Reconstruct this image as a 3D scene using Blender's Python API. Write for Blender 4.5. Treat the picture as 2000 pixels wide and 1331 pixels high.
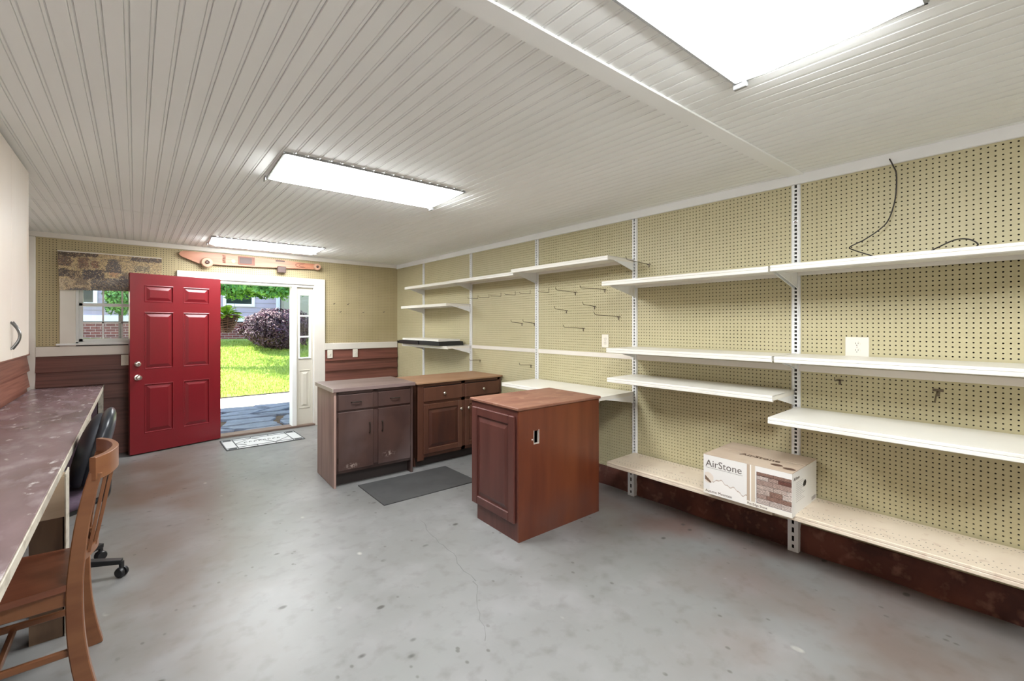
import bpy, bmesh, math, random
import numpy as np
from mathutils import Vector, Matrix, Euler
PI = math.pi
for o in list(bpy.data.objects): bpy.data.objects.remove(o)
SC = bpy.context.scene
COL = SC.collection
TH = math.atan(736/860)          # camera yaw
W, F, LW, ZC = 3.278, 6.734, -0.845, 2.435   # right wall, far wall, left wall, ceiling
BK = -3.2                        # wall behind the camera
TILT = -0.045                    # cross direction of ceiling sheets and lamps

# ------------------------------------------------------------------ camera
cam = bpy.data.cameras.new('camera'); cam.sensor_width = 36; cam.lens = 36*860/2000
cam.shift_y = -31/2000; cam.clip_start = 0.02; cam.clip_end = 300
co = bpy.data.objects.new('camera', cam); COL.objects.link(co)
co.location = (0, 0, 1.46); co.rotation_euler = (PI/2, 0, -TH); SC.camera = co

# ------------------------------------------------------------------ sky, sun, exposure
wd = bpy.data.worlds.new('world'); SC.world = wd; wd.use_nodes = True
nt = wd.node_tree; bg = nt.nodes['Background']
sky = nt.nodes.new('ShaderNodeTexSky'); sky.sky_type = 'NISHITA'; sky.sun_disc = False
sky.sun_elevation = math.radians(50); sky.sun_rotation = math.radians(-63)
nt.links.new(sky.outputs[0], bg.inputs[0]); bg.inputs[1].default_value = 0.45
sl = bpy.data.lights.new('sun', 'SUN'); sl.energy = 9.5; sl.angle = 0.01; sl.color = (1, .95, .86)
so = bpy.data.objects.new('sun', sl); COL.objects.link(so); so.location = (2, 20, 20)
so.rotation_euler = Vector((0.70, -0.36, -1.0)).to_track_quat('-Z', 'Y').to_euler()
LAMP = 15.0                      # radiance of the lamp diffusers
vs = SC.view_settings
vs.view_transform = 'Standard'; vs.look = 'None'; vs.exposure = 1.2; vs.gamma = 1; vs.use_curve_mapping = False

# ------------------------------------------------------------------ helpers
def sc(*c):
    return tuple(((x/255)/12.92 if x/255 <= .04045 else ((x/255+.055)/1.055)**2.4) for x in c)

def mat(name, base, rough=.5, metal=0., layers=(), bump=None, spec=.5, rnd=None, trans=0., emit=None, alpha=None):
    m = bpy.data.materials.new(name); m.use_nodes = True
    n = m.node_tree.nodes; l = m.node_tree.links; b = n['Principled BSDF']
    b.inputs['Roughness'].default_value = rough; b.inputs['Metallic'].default_value = metal
    b.inputs['Specular IOR Level'].default_value = spec
    tc = n.new('ShaderNodeTexCoord')
    def mp(scale, rot=(0, 0, 0)):
        q = n.new('ShaderNodeMapping'); q.inputs['Scale'].default_value = scale; q.inputs['Rotation'].default_value = rot
        l.new(tc.outputs['Object'], q.inputs[0]); return q.outputs[0]
    def rng(sock, lo, hi, fac):
        r = n.new('ShaderNodeMapRange'); l.new(sock, r.inputs[0])
        r.inputs[1].default_value = lo; r.inputs[2].default_value = hi
        r.inputs[3].default_value = 0; r.inputs[4].default_value = fac; return r.outputs[0]
    def mul(a, c):
        q = n.new('ShaderNodeMath'); q.operation = 'MULTIPLY'; l.new(a, q.inputs[0]); l.new(c, q.inputs[1]); return q.outputs[0]
    def noise(scale, detail=4, dist=0):
        t = n.new('ShaderNodeTexNoise'); t.inputs['Scale'].default_value = 1; t.inputs['Detail'].default_value = detail
        t.inputs['Distortion'].default_value = dist; l.new(mp(scale), t.inputs['Vector']); return t.outputs[0]
    col = n.new('ShaderNodeRGB'); col.outputs[0].default_value = (*base, 1); cur = col.outputs[0]
    for L in layers:
        k = L['t']
        if k == 'noise':
            s = rng(noise(L['s'], L.get('d', 4), L.get('dist', 0)), L['lo'], L['hi'], L.get('f', 1))
        elif k == 'vor':
            t = n.new('ShaderNodeTexVoronoi'); t.inputs['Scale'].default_value = 1; l.new(mp(L['s']), t.inputs['Vector'])
            s = rng(t.outputs['Distance'], L['hi'], L['lo'], L.get('f', 1))
        elif k == 'edge':
            t = n.new('ShaderNodeTexVoronoi'); t.feature = 'DISTANCE_TO_EDGE'; t.inputs['Scale'].default_value = 1
            l.new(mp(L['s']), t.inputs['Vector']); s = rng(t.outputs['Distance'], L['hi'], L['lo'], L.get('f', 1))
        elif k == 'attr':
            t = n.new('ShaderNodeVertexColor'); t.layer_name = 'Col'; cur = t.outputs[0]; continue
        elif k == 'brick':
            t = n.new('ShaderNodeTexBrick'); l.new(mp(L['s'], (PI/2, 0, 0)), t.inputs['Vector']); t.inputs['Scale'].default_value = 1
            for i, c in enumerate(L['c']): t.inputs[1+i].default_value = (*c, 1)
            t.inputs['Mortar Size'].default_value = .03; t.inputs['Brick Width'].default_value = 1; t.inputs['Row Height'].default_value = .36
            cur = t.outputs[0]; continue
        elif k == 'spot':
            v = n.new('ShaderNodeVectorMath'); v.operation = 'SUBTRACT'; l.new(tc.outputs['Object'], v.inputs[0]); v.inputs[1].default_value = L['p']
            v2 = n.new('ShaderNodeVectorMath'); v2.operation = 'MULTIPLY'; l.new(v.outputs[0], v2.inputs[0]); v2.inputs[1].default_value = [1/x for x in L['r']]
            v3 = n.new('ShaderNodeVectorMath'); v3.operation = 'LENGTH'; l.new(v2.outputs[0], v3.inputs[0])
            s = rng(v3.outputs['Value'], 1, .2, L.get('f', 1))
        if 'gate' in L:
            g = L['gate']; s = mul(s, rng(noise(g[0], 3), g[1], g[2], 1))
        mx = n.new('ShaderNodeMixRGB'); l.new(s, mx.inputs[0]); l.new(cur, mx.inputs[1]); mx.inputs[2].default_value = (*L['c'], 1)
        cur = mx.outputs[0]
    if rnd:
        oi = n.new('ShaderNodeObjectInfo'); h = n.new('ShaderNodeHueSaturation')
        l.new(rng(oi.outputs['Random'], 0, 1, 1), h.inputs['Fac']) if False else None
        r = n.new('ShaderNodeMapRange'); l.new(oi.outputs['Random'], r.inputs[0]); r.inputs[3].default_value = 1-rnd; r.inputs[4].default_value = 1+rnd
        l.new(r.outputs[0], h.inputs['Value']); l.new(cur, h.inputs['Color']); cur = h.outputs[0]
    l.new(cur, b.inputs['Base Color'])
    if bump:
        bp = n.new('ShaderNodeBump'); bp.inputs['Strength'].default_value = bump[1]; bp.inputs['Distance'].default_value = bump[2] if len(bump) > 2 else .003
        l.new(noise(bump[0], 6), bp.inputs['Height']); l.new(bp.outputs[0], b.inputs['Normal'])
    if emit:
        b.inputs['Emission Color'].default_value = (*emit[0], 1); b.inputs['Emission Strength'].default_value = emit[1]
    if trans: b.inputs['Transmission Weight'].default_value = trans
    return m

def N(s, lo, hi, c, f=1, d=4, **k): return dict(t='noise', s=s if isinstance(s, tuple) else (s, s, s), lo=lo, hi=hi, c=c, f=f, d=d, **k)

class MB:
    def __init__(s): s.v = []; s.f = []; s.mi = []
    def add(s, v, f, mi=0):
        o = len(s.v); s.v += [tuple(p) for p in v]; s.f += [tuple(i+o for i in q) for q in f]; s.mi += [mi]*len(f); return s
    def box(s, x0, x1, y0, y1, z0, z1, b=0, mi=0, seg=1):
        x0, x1 = min(x0, x1), max(x0, x1); y0, y1 = min(y0, y1), max(y0, y1); z0, z1 = min(z0, z1), max(z0, z1)
        if b <= 0:
            v = [(x, y, z) for x in (x0, x1) for y in (y0, y1) for z in (z0, z1)]
            return s.add(v, [(0, 1, 3, 2), (4, 6, 7, 5), (0, 4, 5, 1), (2, 3, 7, 6), (0, 2, 6, 4), (1, 5, 7, 3)], mi)
        bm = bmesh.new(); bmesh.ops.create_cube(bm, size=1)
        for q in bm.verts: q.co = Vector(((x0+x1)/2+q.co.x*(x1-x0), (y0+y1)/2+q.co.y*(y1-y0), (z0+z1)/2+q.co.z*(z1-z0)))
        b = min(b, .45*min(x1-x0, y1-y0, z1-z0))
        bmesh.ops.bevel(bm, geom=bm.edges[:], offset=b, segments=seg, affect='EDGES')
        bm.verts.index_update()
        s.add([q.co for q in bm.verts], [[w.index for w in g.verts] for g in bm.faces], mi); bm.free(); return s
    def prism(s, pts, axis, a, b, mi=0):
        # polygon in the plane normal to axis, extruded from a to b
        def p3(p, t):
            return (t, p[0], p[1]) if axis == 'x' else (p[0], t, p[1]) if axis == 'y' else (p[0], p[1], t)
        n = len(pts); v = [p3(p, a) for p in pts]+[p3(p, b) for p in pts]
        f = [tuple(range(n)), tuple(range(2*n-1, n-1, -1))]+[(i, i+n, (i+1) % n+n, (i+1) % n) for i in range(n)]
        return s.add(v, f, mi)
    def cyl(s, c, r, h, axis='z', n=20, r2=None, mi=0):
        r2 = r if r2 is None else r2; v = []
        for k, (rr, t) in enumerate(((r, 0), (r2, h))):
            for i in range(n):
                a = 2*PI*i/n; p = (rr*math.cos(a), rr*math.sin(a), t)
                p = p if axis == 'z' else (t, p[0], p[1]) if axis == 'x' else (p[1], t, p[0])
                v.append((c[0]+p[0], c[1]+p[1], c[2]+p[2]))
        return s.add(v, [tuple(range(n-1, -1, -1)), tuple(range(n, 2*n))]+[(i, (i+1) % n, (i+1) % n+n, i+n) for i in range(n)], mi)
    def lathe(s, c, prof, axis='z', n=24, mi=0):
        v = []; m = len(prof)
        for r, t in prof:
            for i in range(n):
                a = 2*PI*i/n; p = (r*math.cos(a), r*math.sin(a), t)
                p = p if axis == 'z' else (t, p[0], p[1]) if axis == 'x' else (p[1], t, p[0])
                v.append((c[0]+p[0], c[1]+p[1], c[2]+p[2]))
        f = [(k*n+i, k*n+(i+1) % n, (k+1)*n+(i+1) % n, (k+1)*n+i) for k in range(m-1) for i in range(n)]
        f += [tuple(range(n-1, -1, -1)), tuple(range((m-1)*n, m*n))]
        return s.add(v, f, mi)
    def tube(s, path, r, n=8, mi=0):
        path = [Vector(p) for p in path]; v = []; m = len(path); ref = None
        rs = r if isinstance(r, (list, tuple)) else [r]*m
        for i, p in enumerate(path):
            t = (path[min(i+1, m-1)]-path[max(i-1, 0)]).normalized()
            if ref is None:
                ref = Vector((0, 0, 1)) if abs(t.z) < .9 else Vector((1, 0, 0))
            a = (ref-t*ref.dot(t)).normalized(); ref = a; b = t.cross(a)
            for k in range(n):
                g = 2*PI*k/n; v.append(p+rs[i]*(math.cos(g)*a+math.sin(g)*b))
        f = [(i*n+k, i*n+(k+1) % n, (i+1)*n+(k+1) % n, (i+1)*n+k) for i in range(m-1) for k in range(n)]
        f += [tuple(range(n-1, -1, -1)), tuple(range((m-1)*n, m*n))]
        return s.add(v, f, mi)
    def sweep(s, path, hu, hn, up, mi=0):
        # rectangular section: half size hu along up, hn across; both may be lists
        path = [Vector(p) for p in path]; up = Vector(up); v = []; m = len(path)
        for i, p in enumerate(path):
            t = (path[min(i+1, m-1)]-path[max(i-1, 0)]).normalized()
            nn = t.cross(up).normalized(); uu = nn.cross(t).normalized() if abs(t.dot(up)) > .05 else up
            a = hu[i] if isinstance(hu, (list, tuple)) else hu; b = hn[i] if isinstance(hn, (list, tuple)) else hn
            c = .18*min(a, b)
            for (x, y) in ((-a, -b+c), (-a+c, -b), (a-c, -b), (a, -b+c), (a, b-c), (a-c, b), (-a+c, b), (-a, b-c)):
                v.append(p+uu*x+nn*y)
        n = 8
        f = [(i*n+k, i*n+(k+1) % n, (i+1)*n+(k+1) % n, (i+1)*n+k) for i in range(m-1) for k in range(n)]
        f += [tuple(range(n-1, -1, -1)), tuple(range((m-1)*n, m*n))]
        return s.add(v, f, mi)
    def xf(s, M):
        s.v = [tuple(M @ Vector(p)) for p in s.v]; return s
    def mesh(s, name, mats, smooth=True):
        me = bpy.data.meshes.new(name); me.from_pydata(s.v, [], s.f)
        for m in (mats if isinstance(mats, (list, tuple)) else [mats]): me.materials.append(m)
        if len(set(s.mi)) > 1: me.polygons.foreach_set('material_index', s.mi)
        bm = bmesh.new(); bm.from_mesh(me); bmesh.ops.recalc_face_normals(bm, faces=bm.faces[:]); bm.to_mesh(me); bm.free()
        if smooth:
            me.polygons.foreach_set('use_smooth', [True]*len(me.polygons)); me.set_sharp_from_angle(angle=math.radians(35))
        me.update(); return me
    def build(s, name, mats, parent=None, smooth=True):
        return link(name, s.mesh(name, mats, smooth), parent)

def link(name, me, parent=None, loc=None):
    o = bpy.data.objects.new(name, me); COL.objects.link(o)
    if loc is not None: o.location = loc
    if parent is not None:
        o.parent = parent; o.matrix_parent_inverse = wm(parent).inverted()
    return o
def wm(o):
    m = Matrix.LocRotScale(o.location, o.rotation_euler, o.scale)
    return wm(o.parent) @ o.matrix_parent_inverse @ m if o.parent else m
def child(name, me, parent):      # mesh already in the parent's own frame
    o = bpy.data.objects.new(name, me); COL.objects.link(o); o.parent = parent; return o
def tag(o, label, cat, group=None):
    o['label'] = label; o['category'] = cat
    if group: o['group'] = group
    return o
def thing(name, loc, label, cat, group=None, rz=0):
    o = bpy.data.objects.new(name, None); COL.objects.link(o); o.empty_display_size = .1
    o.location = loc; o.rotation_euler = (0, 0, rz); return tag(o, label, cat, group)
def struct(o, label=None):
    o['kind'] = 'structure'
    if label: o['label'] = label
    return o
def text_mesh(body, size, ext=.0004):
    c = bpy.data.curves.new('lettering', 'FONT'); c.body = body; c.size = size; c.extrude = ext; c.resolution_u = 3
    o = bpy.data.objects.new('lettering', c); COL.objects.link(o)
    me = bpy.data.meshes.new_from_object(o.evaluated_get(bpy.context.evaluated_depsgraph_get()))
    bpy.data.objects.remove(o); bpy.data.curves.remove(c); return me
def raster(name, nx, ny, fn, P, colfn, mats, parent=None):
    # flat print: a fine grid of coloured cells; P(u,v) gives the surface point
    v = [P(i/nx, j/ny) for j in range(ny+1) for i in range(nx+1)]
    f = [(j*(nx+1)+i, j*(nx+1)+i+1, (j+1)*(nx+1)+i+1, (j+1)*(nx+1)+i) for j in range(ny) for i in range(nx)]
    me = bpy.data.meshes.new(name); me.from_pydata(v, [], f); me.materials.append(mats)
    ca = me.color_attributes.new('Col', 'FLOAT_COLOR', 'CORNER'); arr = []
    for j in range(ny):
        for i in range(nx): arr += [*colfn((i+.5)/nx, (j+.5)/ny), 1.]*4
    ca.data.foreach_set('color', arr); return link(name, me, parent)
rng_ = random.Random(7)
# ------------------------------------------------------------------ materials
m_conc = mat('concrete_floor', sc(136, 136, 135), .34, layers=[
    N(.9, .35, .7, sc(112, 111, 108), .75, 6), N(3.2, .5, .75, sc(152, 150, 151), .6, 6), N(11, .52, .75, sc(101, 98, 95), .5, 8),
    dict(t='spot', p=(3.1, 1.6, 0), r=(.85, 2.6, 1), c=sc(107, 81, 71), f=.75, gate=((1.6, 1.6, 1), .36, .62)),
    dict(t='spot', p=(.1, 5.2, 0), r=(.9, 2.6, 1), c=sc(101, 83, 69), f=.85, gate=((1.3, 1.3, 1), .3, .58)),
    dict(t='spot', p=(2.4, .3, 0), r=(1.0, 1.2, 1), c=sc(109, 90, 78), f=.6, gate=((2, 2, 1), .38, .6)),
    dict(t='spot', p=(.2, 3.0, 0), r=(.6, 1.6, 1), c=sc(107, 95, 85), f=.5, gate=((2.5, 2.5, 1), .38, .6)),
    dict(t='vor', s=(4.5, 6.5, 4.5), lo=.07, hi=.12, c=sc(50, 45, 41), f=.75, gate=((1.7, 1.7, 1), .52, .56)),
    dict(t='vor', s=(6.3, 4.1, 5), lo=.07, hi=.13, c=sc(187, 183, 176), f=.8, gate=((2.3, 2.3, 1), .55, .6)),
    dict(t='vor', s=(15, 11, 9), lo=.09, hi=.16, c=sc(74, 69, 64), f=.6, gate=((2.9, 2.9, 1), .52, .58))],
    bump=((14, 14, 14), .12, .004))
m_ceil = mat('ceiling_white', sc(248, 249, 246), .62, layers=[N((3, .6, 3), .4, .7, sc(241, 242, 238), .5)], rnd=.012)
m_dark = mat('dark_cavity', sc(42, 36, 28), .9)
m_darkc = mat('ceiling_joint', sc(70, 70, 70), .8)
m_peg = mat('pegboard_tan', sc(190, 181, 145), .5, layers=[N(2.2, .4, .7, sc(181, 172, 135), .6), N(30, .5, .8, sc(197, 192, 157), .4)], rnd=.02)
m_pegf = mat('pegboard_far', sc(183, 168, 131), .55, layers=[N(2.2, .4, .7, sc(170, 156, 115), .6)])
m_trim = mat('trim_white', sc(228, 222, 212), .45, layers=[N(3, .45, .75, sc(216, 208, 196), .6)])
m_trimw = mat('trim_bright', sc(236, 236, 234), .4, layers=[N(4, .5, .8, sc(222, 222, 220), .5)])
m_plank = mat('siding_cedar', sc(116, 69, 57), .5, layers=[N((1.5, 40, 60), .4, .65, sc(85, 47, 39), .7), N((.8, 3, 5), .5, .75, sc(144, 93, 77), .5)], rnd=.14, bump=((3, 60, 60), .2))
m_plankl = mat('siding_cedar_side', sc(148, 98, 82), .5, layers=[N((40, 1.5, 60), .4, .65, sc(112, 64, 52), .7)], rnd=.12, bump=((60, 3, 60), .2))
m_base = mat('stained_footing', sc(108, 62, 49), .85, layers=[N(3.5, .4, .6, sc(64, 35, 30), .8, 6), N(14, .55, .7, sc(147, 103, 86), .6, 6)], bump=((16, 16, 16), .6, .01))
m_red = mat('door_red', sc(121, 24, 33), .3, layers=[N((5, 5, 2), .45, .7, sc(112, 23, 30), .6)], bump=((90, 90, 6), .06))
m_nickel = mat('satin_nickel', sc(205, 196, 188), .28, 1.)
m_side = mat('sidelight_putty', sc(214, 208, 194), .45)
m_glass = mat('window_glass', (1, 1, 1), .0, trans=1., spec=.5)
m_sill = mat('threshold_wood', sc(128, 108, 96), .6, layers=[N((4, 40, 40), .4, .7, sc(96, 76, 64), .7)])
m_shelf = mat('shelf_enamel', sc(232, 229, 220), .35, layers=[N((2, 4, 4), .5, .8, sc(220, 212, 200), .5)])
m_shelfb = mat('shelf_enamel_worn', sc(222, 208, 188), .4, layers=[N((3, 5, 4), .42, .7, sc(206, 188, 168), .7), N(16, .6, .75, sc(160, 120, 96), .5, 6)])
m_up = mat('upright_enamel', sc(232, 233, 232), .35, layers=[N((9, 9, 3), .6, .75, sc(198, 188, 170), .6)])
m_wire = mat('hook_steel', sc(118, 108, 92), .4, .7)
m_chrome = mat('chrome', sc(200, 200, 200), .2, 1.)
m_blk = mat('black_plastic', sc(26, 26, 28), .4)
m_cable = mat('cable_black', sc(38, 32, 28), .5)
m_cream = mat('plate_ivory', sc(232, 226, 212), .35)
m_slot = mat('slot_dark', sc(30, 26, 24), .7)

# ------------------------------------------------------------------ room shell
st = struct(MB().box(LW-.15, W+.15, BK-.15, F+.15, -.12, 0).build('floor', m_conc), 'worn grey concrete floor with stains')
fl = st
def crack(pts, w):
    p = [Vector((x, y, .0006)) for x, y in pts]; v = []; f = []
    for i, q in enumerate(p):
        t = (p[min(i+1, len(p)-1)]-p[max(i-1, 0)]).normalized(); nn = Vector((-t.y, t.x, 0))*w*(.4+.9*rng_.random())
        v += [q-nn, q+nn]
    f = [(2*i, 2*i+1, 2*i+3, 2*i+2) for i in range(len(p)-1)]
    MB().add(v, f).build('floor_crack', m_crack, fl, False)
m_crack = mat('crack_dark', sc(119, 119, 118), .8)
def jag(a, b, n, j):
    return [(a[0]+(b[0]-a[0])*i/n+rng_.uniform(-j, j), a[1]+(b[1]-a[1])*i/n+rng_.uniform(-j, j)) for i in range(n+1)]
crack(jag((1.62, 2.95), (1.47, 2.05), 16, .018), .0025)
crack(jag((1.47, 2.05), (1.22, 1.62), 10, .015), .002)
crack(jag((1.10, 1.45), (.98, 1.05), 8, .008), .004)

ceil = struct(MB().box(LW-.15, W+.15, BK-.15, F+.15, ZC+.012, ZC+.2).build('ceiling', m_darkc), 'white beadboard ceiling')
def plank_mesh(w, L):
    prof = [(0, .006), (.0015, 0), (w-.0155, 0), (w-.0135, .005), (w-.0115, .0012), (w-.0075, .0004), (w-.0035, .0012), (w-.0015, .005), (w, .006), (w, .011), (0, .011)]
    return MB().prism(prof, 'y', 0, L).mesh('ceiling_plank', m_ceil)
NP = 64; pw = (W-LW+.02)/NP
rows = ((BK-.2, 1.12-BK+.2), (1.12, 4.99-1.12-.006), (4.99, 1.92))
for y0, L in rows:
    me = plank_mesh(pw-.0004, L)
    for i in range(NP):
        x = LW-.01+i*pw
        o = bpy.data.objects.new('ceiling_plank', me); COL.objects.link(o); o.parent = ceil; o.location = (x, y0+TILT*x, ZC)
bt = MB().box(LW-.1, W+.2, -.043, .043, ZC-.008, ZC+.001, .003)
bt.xf(Matrix.Translation((0, 1.12, 0)) @ Matrix.Rotation(TILT, 4, 'Z'))
struct(bt.build('trim_1', m_ceil), 'flat white batten across the ceiling')

wr = struct(MB().box(W+.012, W+.15, BK-.15, F+.15, -.12, 2.8).build('wall_right', m_dark), 'right wall lined with tan pegboard')
wf = MB()
wf.box(LW-.15, -.50, F+.012, F+.15, -.12, 2.8).box(-.50, .10, F+.012, F+.15, -.12, 1.25).box(-.50, .10, F+.012, F+.15, 2.1, 2.8)
wf.box(.10, .52, F+.012, F+.15, -.12, 2.8).box(.52, 1.99, F+.012, F+.15, 2.04, 2.8).box(1.99, W+.15, F+.012, F+.15, -.12, 2.8)
wf = struct(wf.build('wall_far', m_dark, None, False), 'far wall with the open doorway')
wl = struct(MB().box(LW-.15, LW-.02, BK-.15, F+.15, -.12, 2.8).build('wall_left', m_trim), 'left wall with cedar boards')
struct(MB().box(LW-.15, W+.15, BK-.15, BK, -.12, 2.8).build('wall_back', m_trim), 'plain wall behind the viewer')

PITCH = .0254
def peg_mesh(name, w, h, mp, m, r=.0042, th=.006):
    nu, nv = int(w/PITCH), int(h/PITCH); mu, mv = (w-nu*PITCH)/2, (h-nv*PITCH)/2
    ub = [mu+i*PITCH for i in range(nu+1)]; ub[0] = 0; ub[-1] = w
    vb = [mv+i*PITCH for i in range(nv+1)]; vb[0] = 0; vb[-1] = h
    V = [mp(u, v, 0) for v in vb for u in ub]; Fc = []
    ring = [(r*math.cos(PI/8+k*PI/4), r*math.sin(PI/8+k*PI/4)) for k in range(8)]
    for j in range(nv):
        for i in range(nu):
            c00 = j*(nu+1)+i; c10 = c00+1; c01 = c00+nu+1; c11 = c01+1
            cu, cv = mu+(i+.5)*PITCH, mv+(j+.5)*PITCH; o = len(V)
            V += [mp(cu+a, cv+b, 0) for a, b in ring]+[mp(cu+a, cv+b, th) for a, b in ring]
            Fc += [(c10, c11, o+0, o+7), (c11, c01, o+2, o+1), (c01, c00, o+4, o+3), (c00, c10, o+6, o+5),
                   (c11, o+1, o+0), (c01, o+3, o+2), (c00, o+5, o+4), (c10, o+7, o+6)]
            Fc += [(o+k, o+(k+1) % 8, o+8+(k+1) % 8, o+8+k) for k in range(8)]
    me = bpy.data.meshes.new(name); me.from_pydata(V, [], Fc); me.materials.append(m); me.update(); return me
UP = [5.854-1.2192*k for k in range(6)]      # upright positions along the right wall
ZL0, ZL1, ZU0, ZU1 = .165, 1.158, 1.200, 2.372
bw = 1.2192-.030
mpR = lambda u, v, d: (d, u, v)
pu = peg_mesh('pegboard_panel', bw, ZU1-ZU0, mpR, m_peg); pl = peg_mesh('pegboard_panel', bw, ZL1-ZL0, mpR, m_peg)
for k in range(1, 6):
    for me, z in ((pu, ZU0), (pl, ZL0)):
        o = bpy.data.objects.new('pegboard_panel', me); COL.objects.link(o); o.parent = wr; o.location = (W, UP[k]+.015, z)
cw = F-UP[0]-.015
for a, z in ((ZU1-ZU0, ZU0), (ZL1-ZL0, ZL0)):
    o = link('pegboard_panel', peg_mesh('pegboard_panel', cw, a, mpR, m_peg), None, (W, UP[0]+.015, z)); o.parent = wr
sm = MB().box(-.007, .01, 0, bw, ZL1, ZU0, .002).mesh('seam_strip', m_trim)
for k in range(1, 6):
    o = bpy.data.objects.new('seam_strip', sm); COL.objects.link(o); o.parent = wr; o.location = (W, UP[k]+.015, 0)
MB().box(W-.004, W+.01, BK, UP[5]-.02, ZL0, ZU1).build('plain_panel', m_peg, wr)
# stained footing below the pegboard
bm_ = MB(); ny, nz = 120, 6; vv = []
for j in range(nz+1):
    for i in range(ny+1):
        y = BK+(F-BK)*i/ny; z = .168*j/nz
        vv.append((W-.018-.012*math.sin(y*7.3+z*21)*math.sin(y*3.1)-.008*rng_.random()+(.012 if j == nz else 0), y, z))
n0 = len(vv); vv += [(W+.02, BK+(F-BK)*i/ny, .17) for i in range(ny+1)]
ff = [(j*(ny+1)+i, j*(ny+1)+i+1, (j+1)*(ny+1)+i+1, (j+1)*(ny+1)+i) for j in range(nz+1) for i in range(ny)]
struct(bm_.add(vv, ff).build('baseboard_right', m_base), 'rough red-brown stained footing under the pegboard')

mpF = lambda u, v, d: (u, d, v)
for x0, x1, z0, z1 in ((-.79, -.615, 1.228, 2.382), (-.615, .21, 2.155, 2.382), (.21, .384, 1.228, 2.382), (.384, 2.124, 2.124, 2.382), (2.124, W, 1.185, 2.382)):
    o = link('pegboard_panel', peg_mesh('pegboard_panel', x1-x0, z1-z0, mpF, m_pegf), None, (x0, F, z0)); o.parent = wf
def lap(x0, x1, ztop, n, m, parent, axis):
    e = ztop/n
    for k in range(n):
        z0 = k*e
        if axis == 'x':
            q = MB().prism([(F-.036, z0), (F-.010, z0+e+.012), (F+.004, z0+e+.012), (F+.004, z0)], 'x', x0, x1)
        else:
            q = MB().prism([(LW+.018, z0), (LW-.008, z0+e+.012), (LW-.019, z0+e+.012), (LW-.019, z0)], 'y', x0, x1)
        q.build('siding_board', m, parent, False)
lap(-.79, .384, 1.115, 7, m_plank, wf, 'x'); lap(2.124, W-.01, 1.08, 7, m_plank, wf, 'x')
lap(BK, F-.03, 1.31, 8, m_plankl, wl, 'y')
def trim(name, label, m, *b, bev=.004):
    q = MB()
    for c in b: q.box(*c, bev)
    return struct(q.build(name, m), label)
trim('trim_2', 'white strip along the top of the right wall', m_trimw, (W-.018, W+.01, BK, F, ZU1, ZC+.004))
trim('trim_3', 'white strip along the top of the far wall', m_trim, (LW, W-.02, F-.018, F+.01, 2.382, ZC+.004))
trim('trim_4', 'white corner board beside the hanging cabinet', m_trim, (LW-.01, -.79, F-.028, F+.01, 0, 2.38))
trim('trim_5', 'white rail under the window', m_trim, (-.79, .384, F-.03, F+.01, 1.122, 1.225))
trim('trim_6', 'pale rail right of the doorway', m_trim, (2.124, W-.01, F-.03, F+.01, 1.088, 1.183))
trim('trim_7', 'white casing around the doorway', m_trim, (.384, 2.124, F-.026, F+.012, 2.03, 2.122), (1.972, 2.124, F-.026, F+.012, 0, 2.03), (.384, .536, F-.026, F+.012, 0, 2.03))
trim('trim_8', 'white door jambs and head', m_trimw, (.775, .825, F-.004, F+.15, 0, 2.0), (1.684, 1.742, F-.004, F+.15, 0, 2.0), (.53, 1.98, F-.002, F+.15, 1.995, 2.04), (.52, .54, F+.0, F+.15, 0, 2.0), (1.97, 1.99, F, F+.15, 0, 2.0), bev=.003)
trim('trim_9', 'weathered wooden threshold', m_sill, (.53, 1.985, F-.03, F+.15, 0, .028))
# sidelights
def sidelight(name, x0, x1, label):
    r = bpy.data.objects.new(name, None); COL.objects.link(r); r.location = (x0, F+.06, 0); struct(r, label)
    gx0, gx1, g0, g1 = x0+.042, x1-.042, .985, 1.885
    b = MB(); y0, y1 = F+.035, F+.075
    b.box(x0, gx0, y0, y1, .028, 1.996).box(gx1, x1, y0, y1, .028, 1.996).box(gx0, gx1, y0, y1, g1, 1.996).box(gx0, gx1, y0, y1, .028, g0)
    b.build('panel', m_side, r, False)
    f = MB(); e = .016
    f.box(gx0-e, gx0+.006, y0-.012, y1, g0-e, g1+e, .004).box(gx1-.006, gx1+e, y0-.012, y1, g0-e, g1+e, .004)
    f.box(gx0, gx1, y0-.012, y1, g1-.006, g1+e, .004).box(gx0, gx1, y0-.012, y1, g0-e, g0+.006, .004)
    f.build('glazing_frame', m_trimw, r)
    for k in (1, 2):
        z = g0+(g1-g0)*k/3; MB().box(gx0, gx1, y0-.008, y1-.004, z-.011, z+.011, .003).build('muntin', m_trimw, r)
    for k in range(3):
        z0 = g0+(g1-g0)*k/3; MB().box(gx0, gx1, y0+.016, y0+.02, z0+.004, z0+(g1-g0)/3-.004).build('pane', m_glass, r, False)
    raised(x0+.035, x1-.035, .26, .81, F+.035, 'raised_panel', m_side, r)
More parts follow.
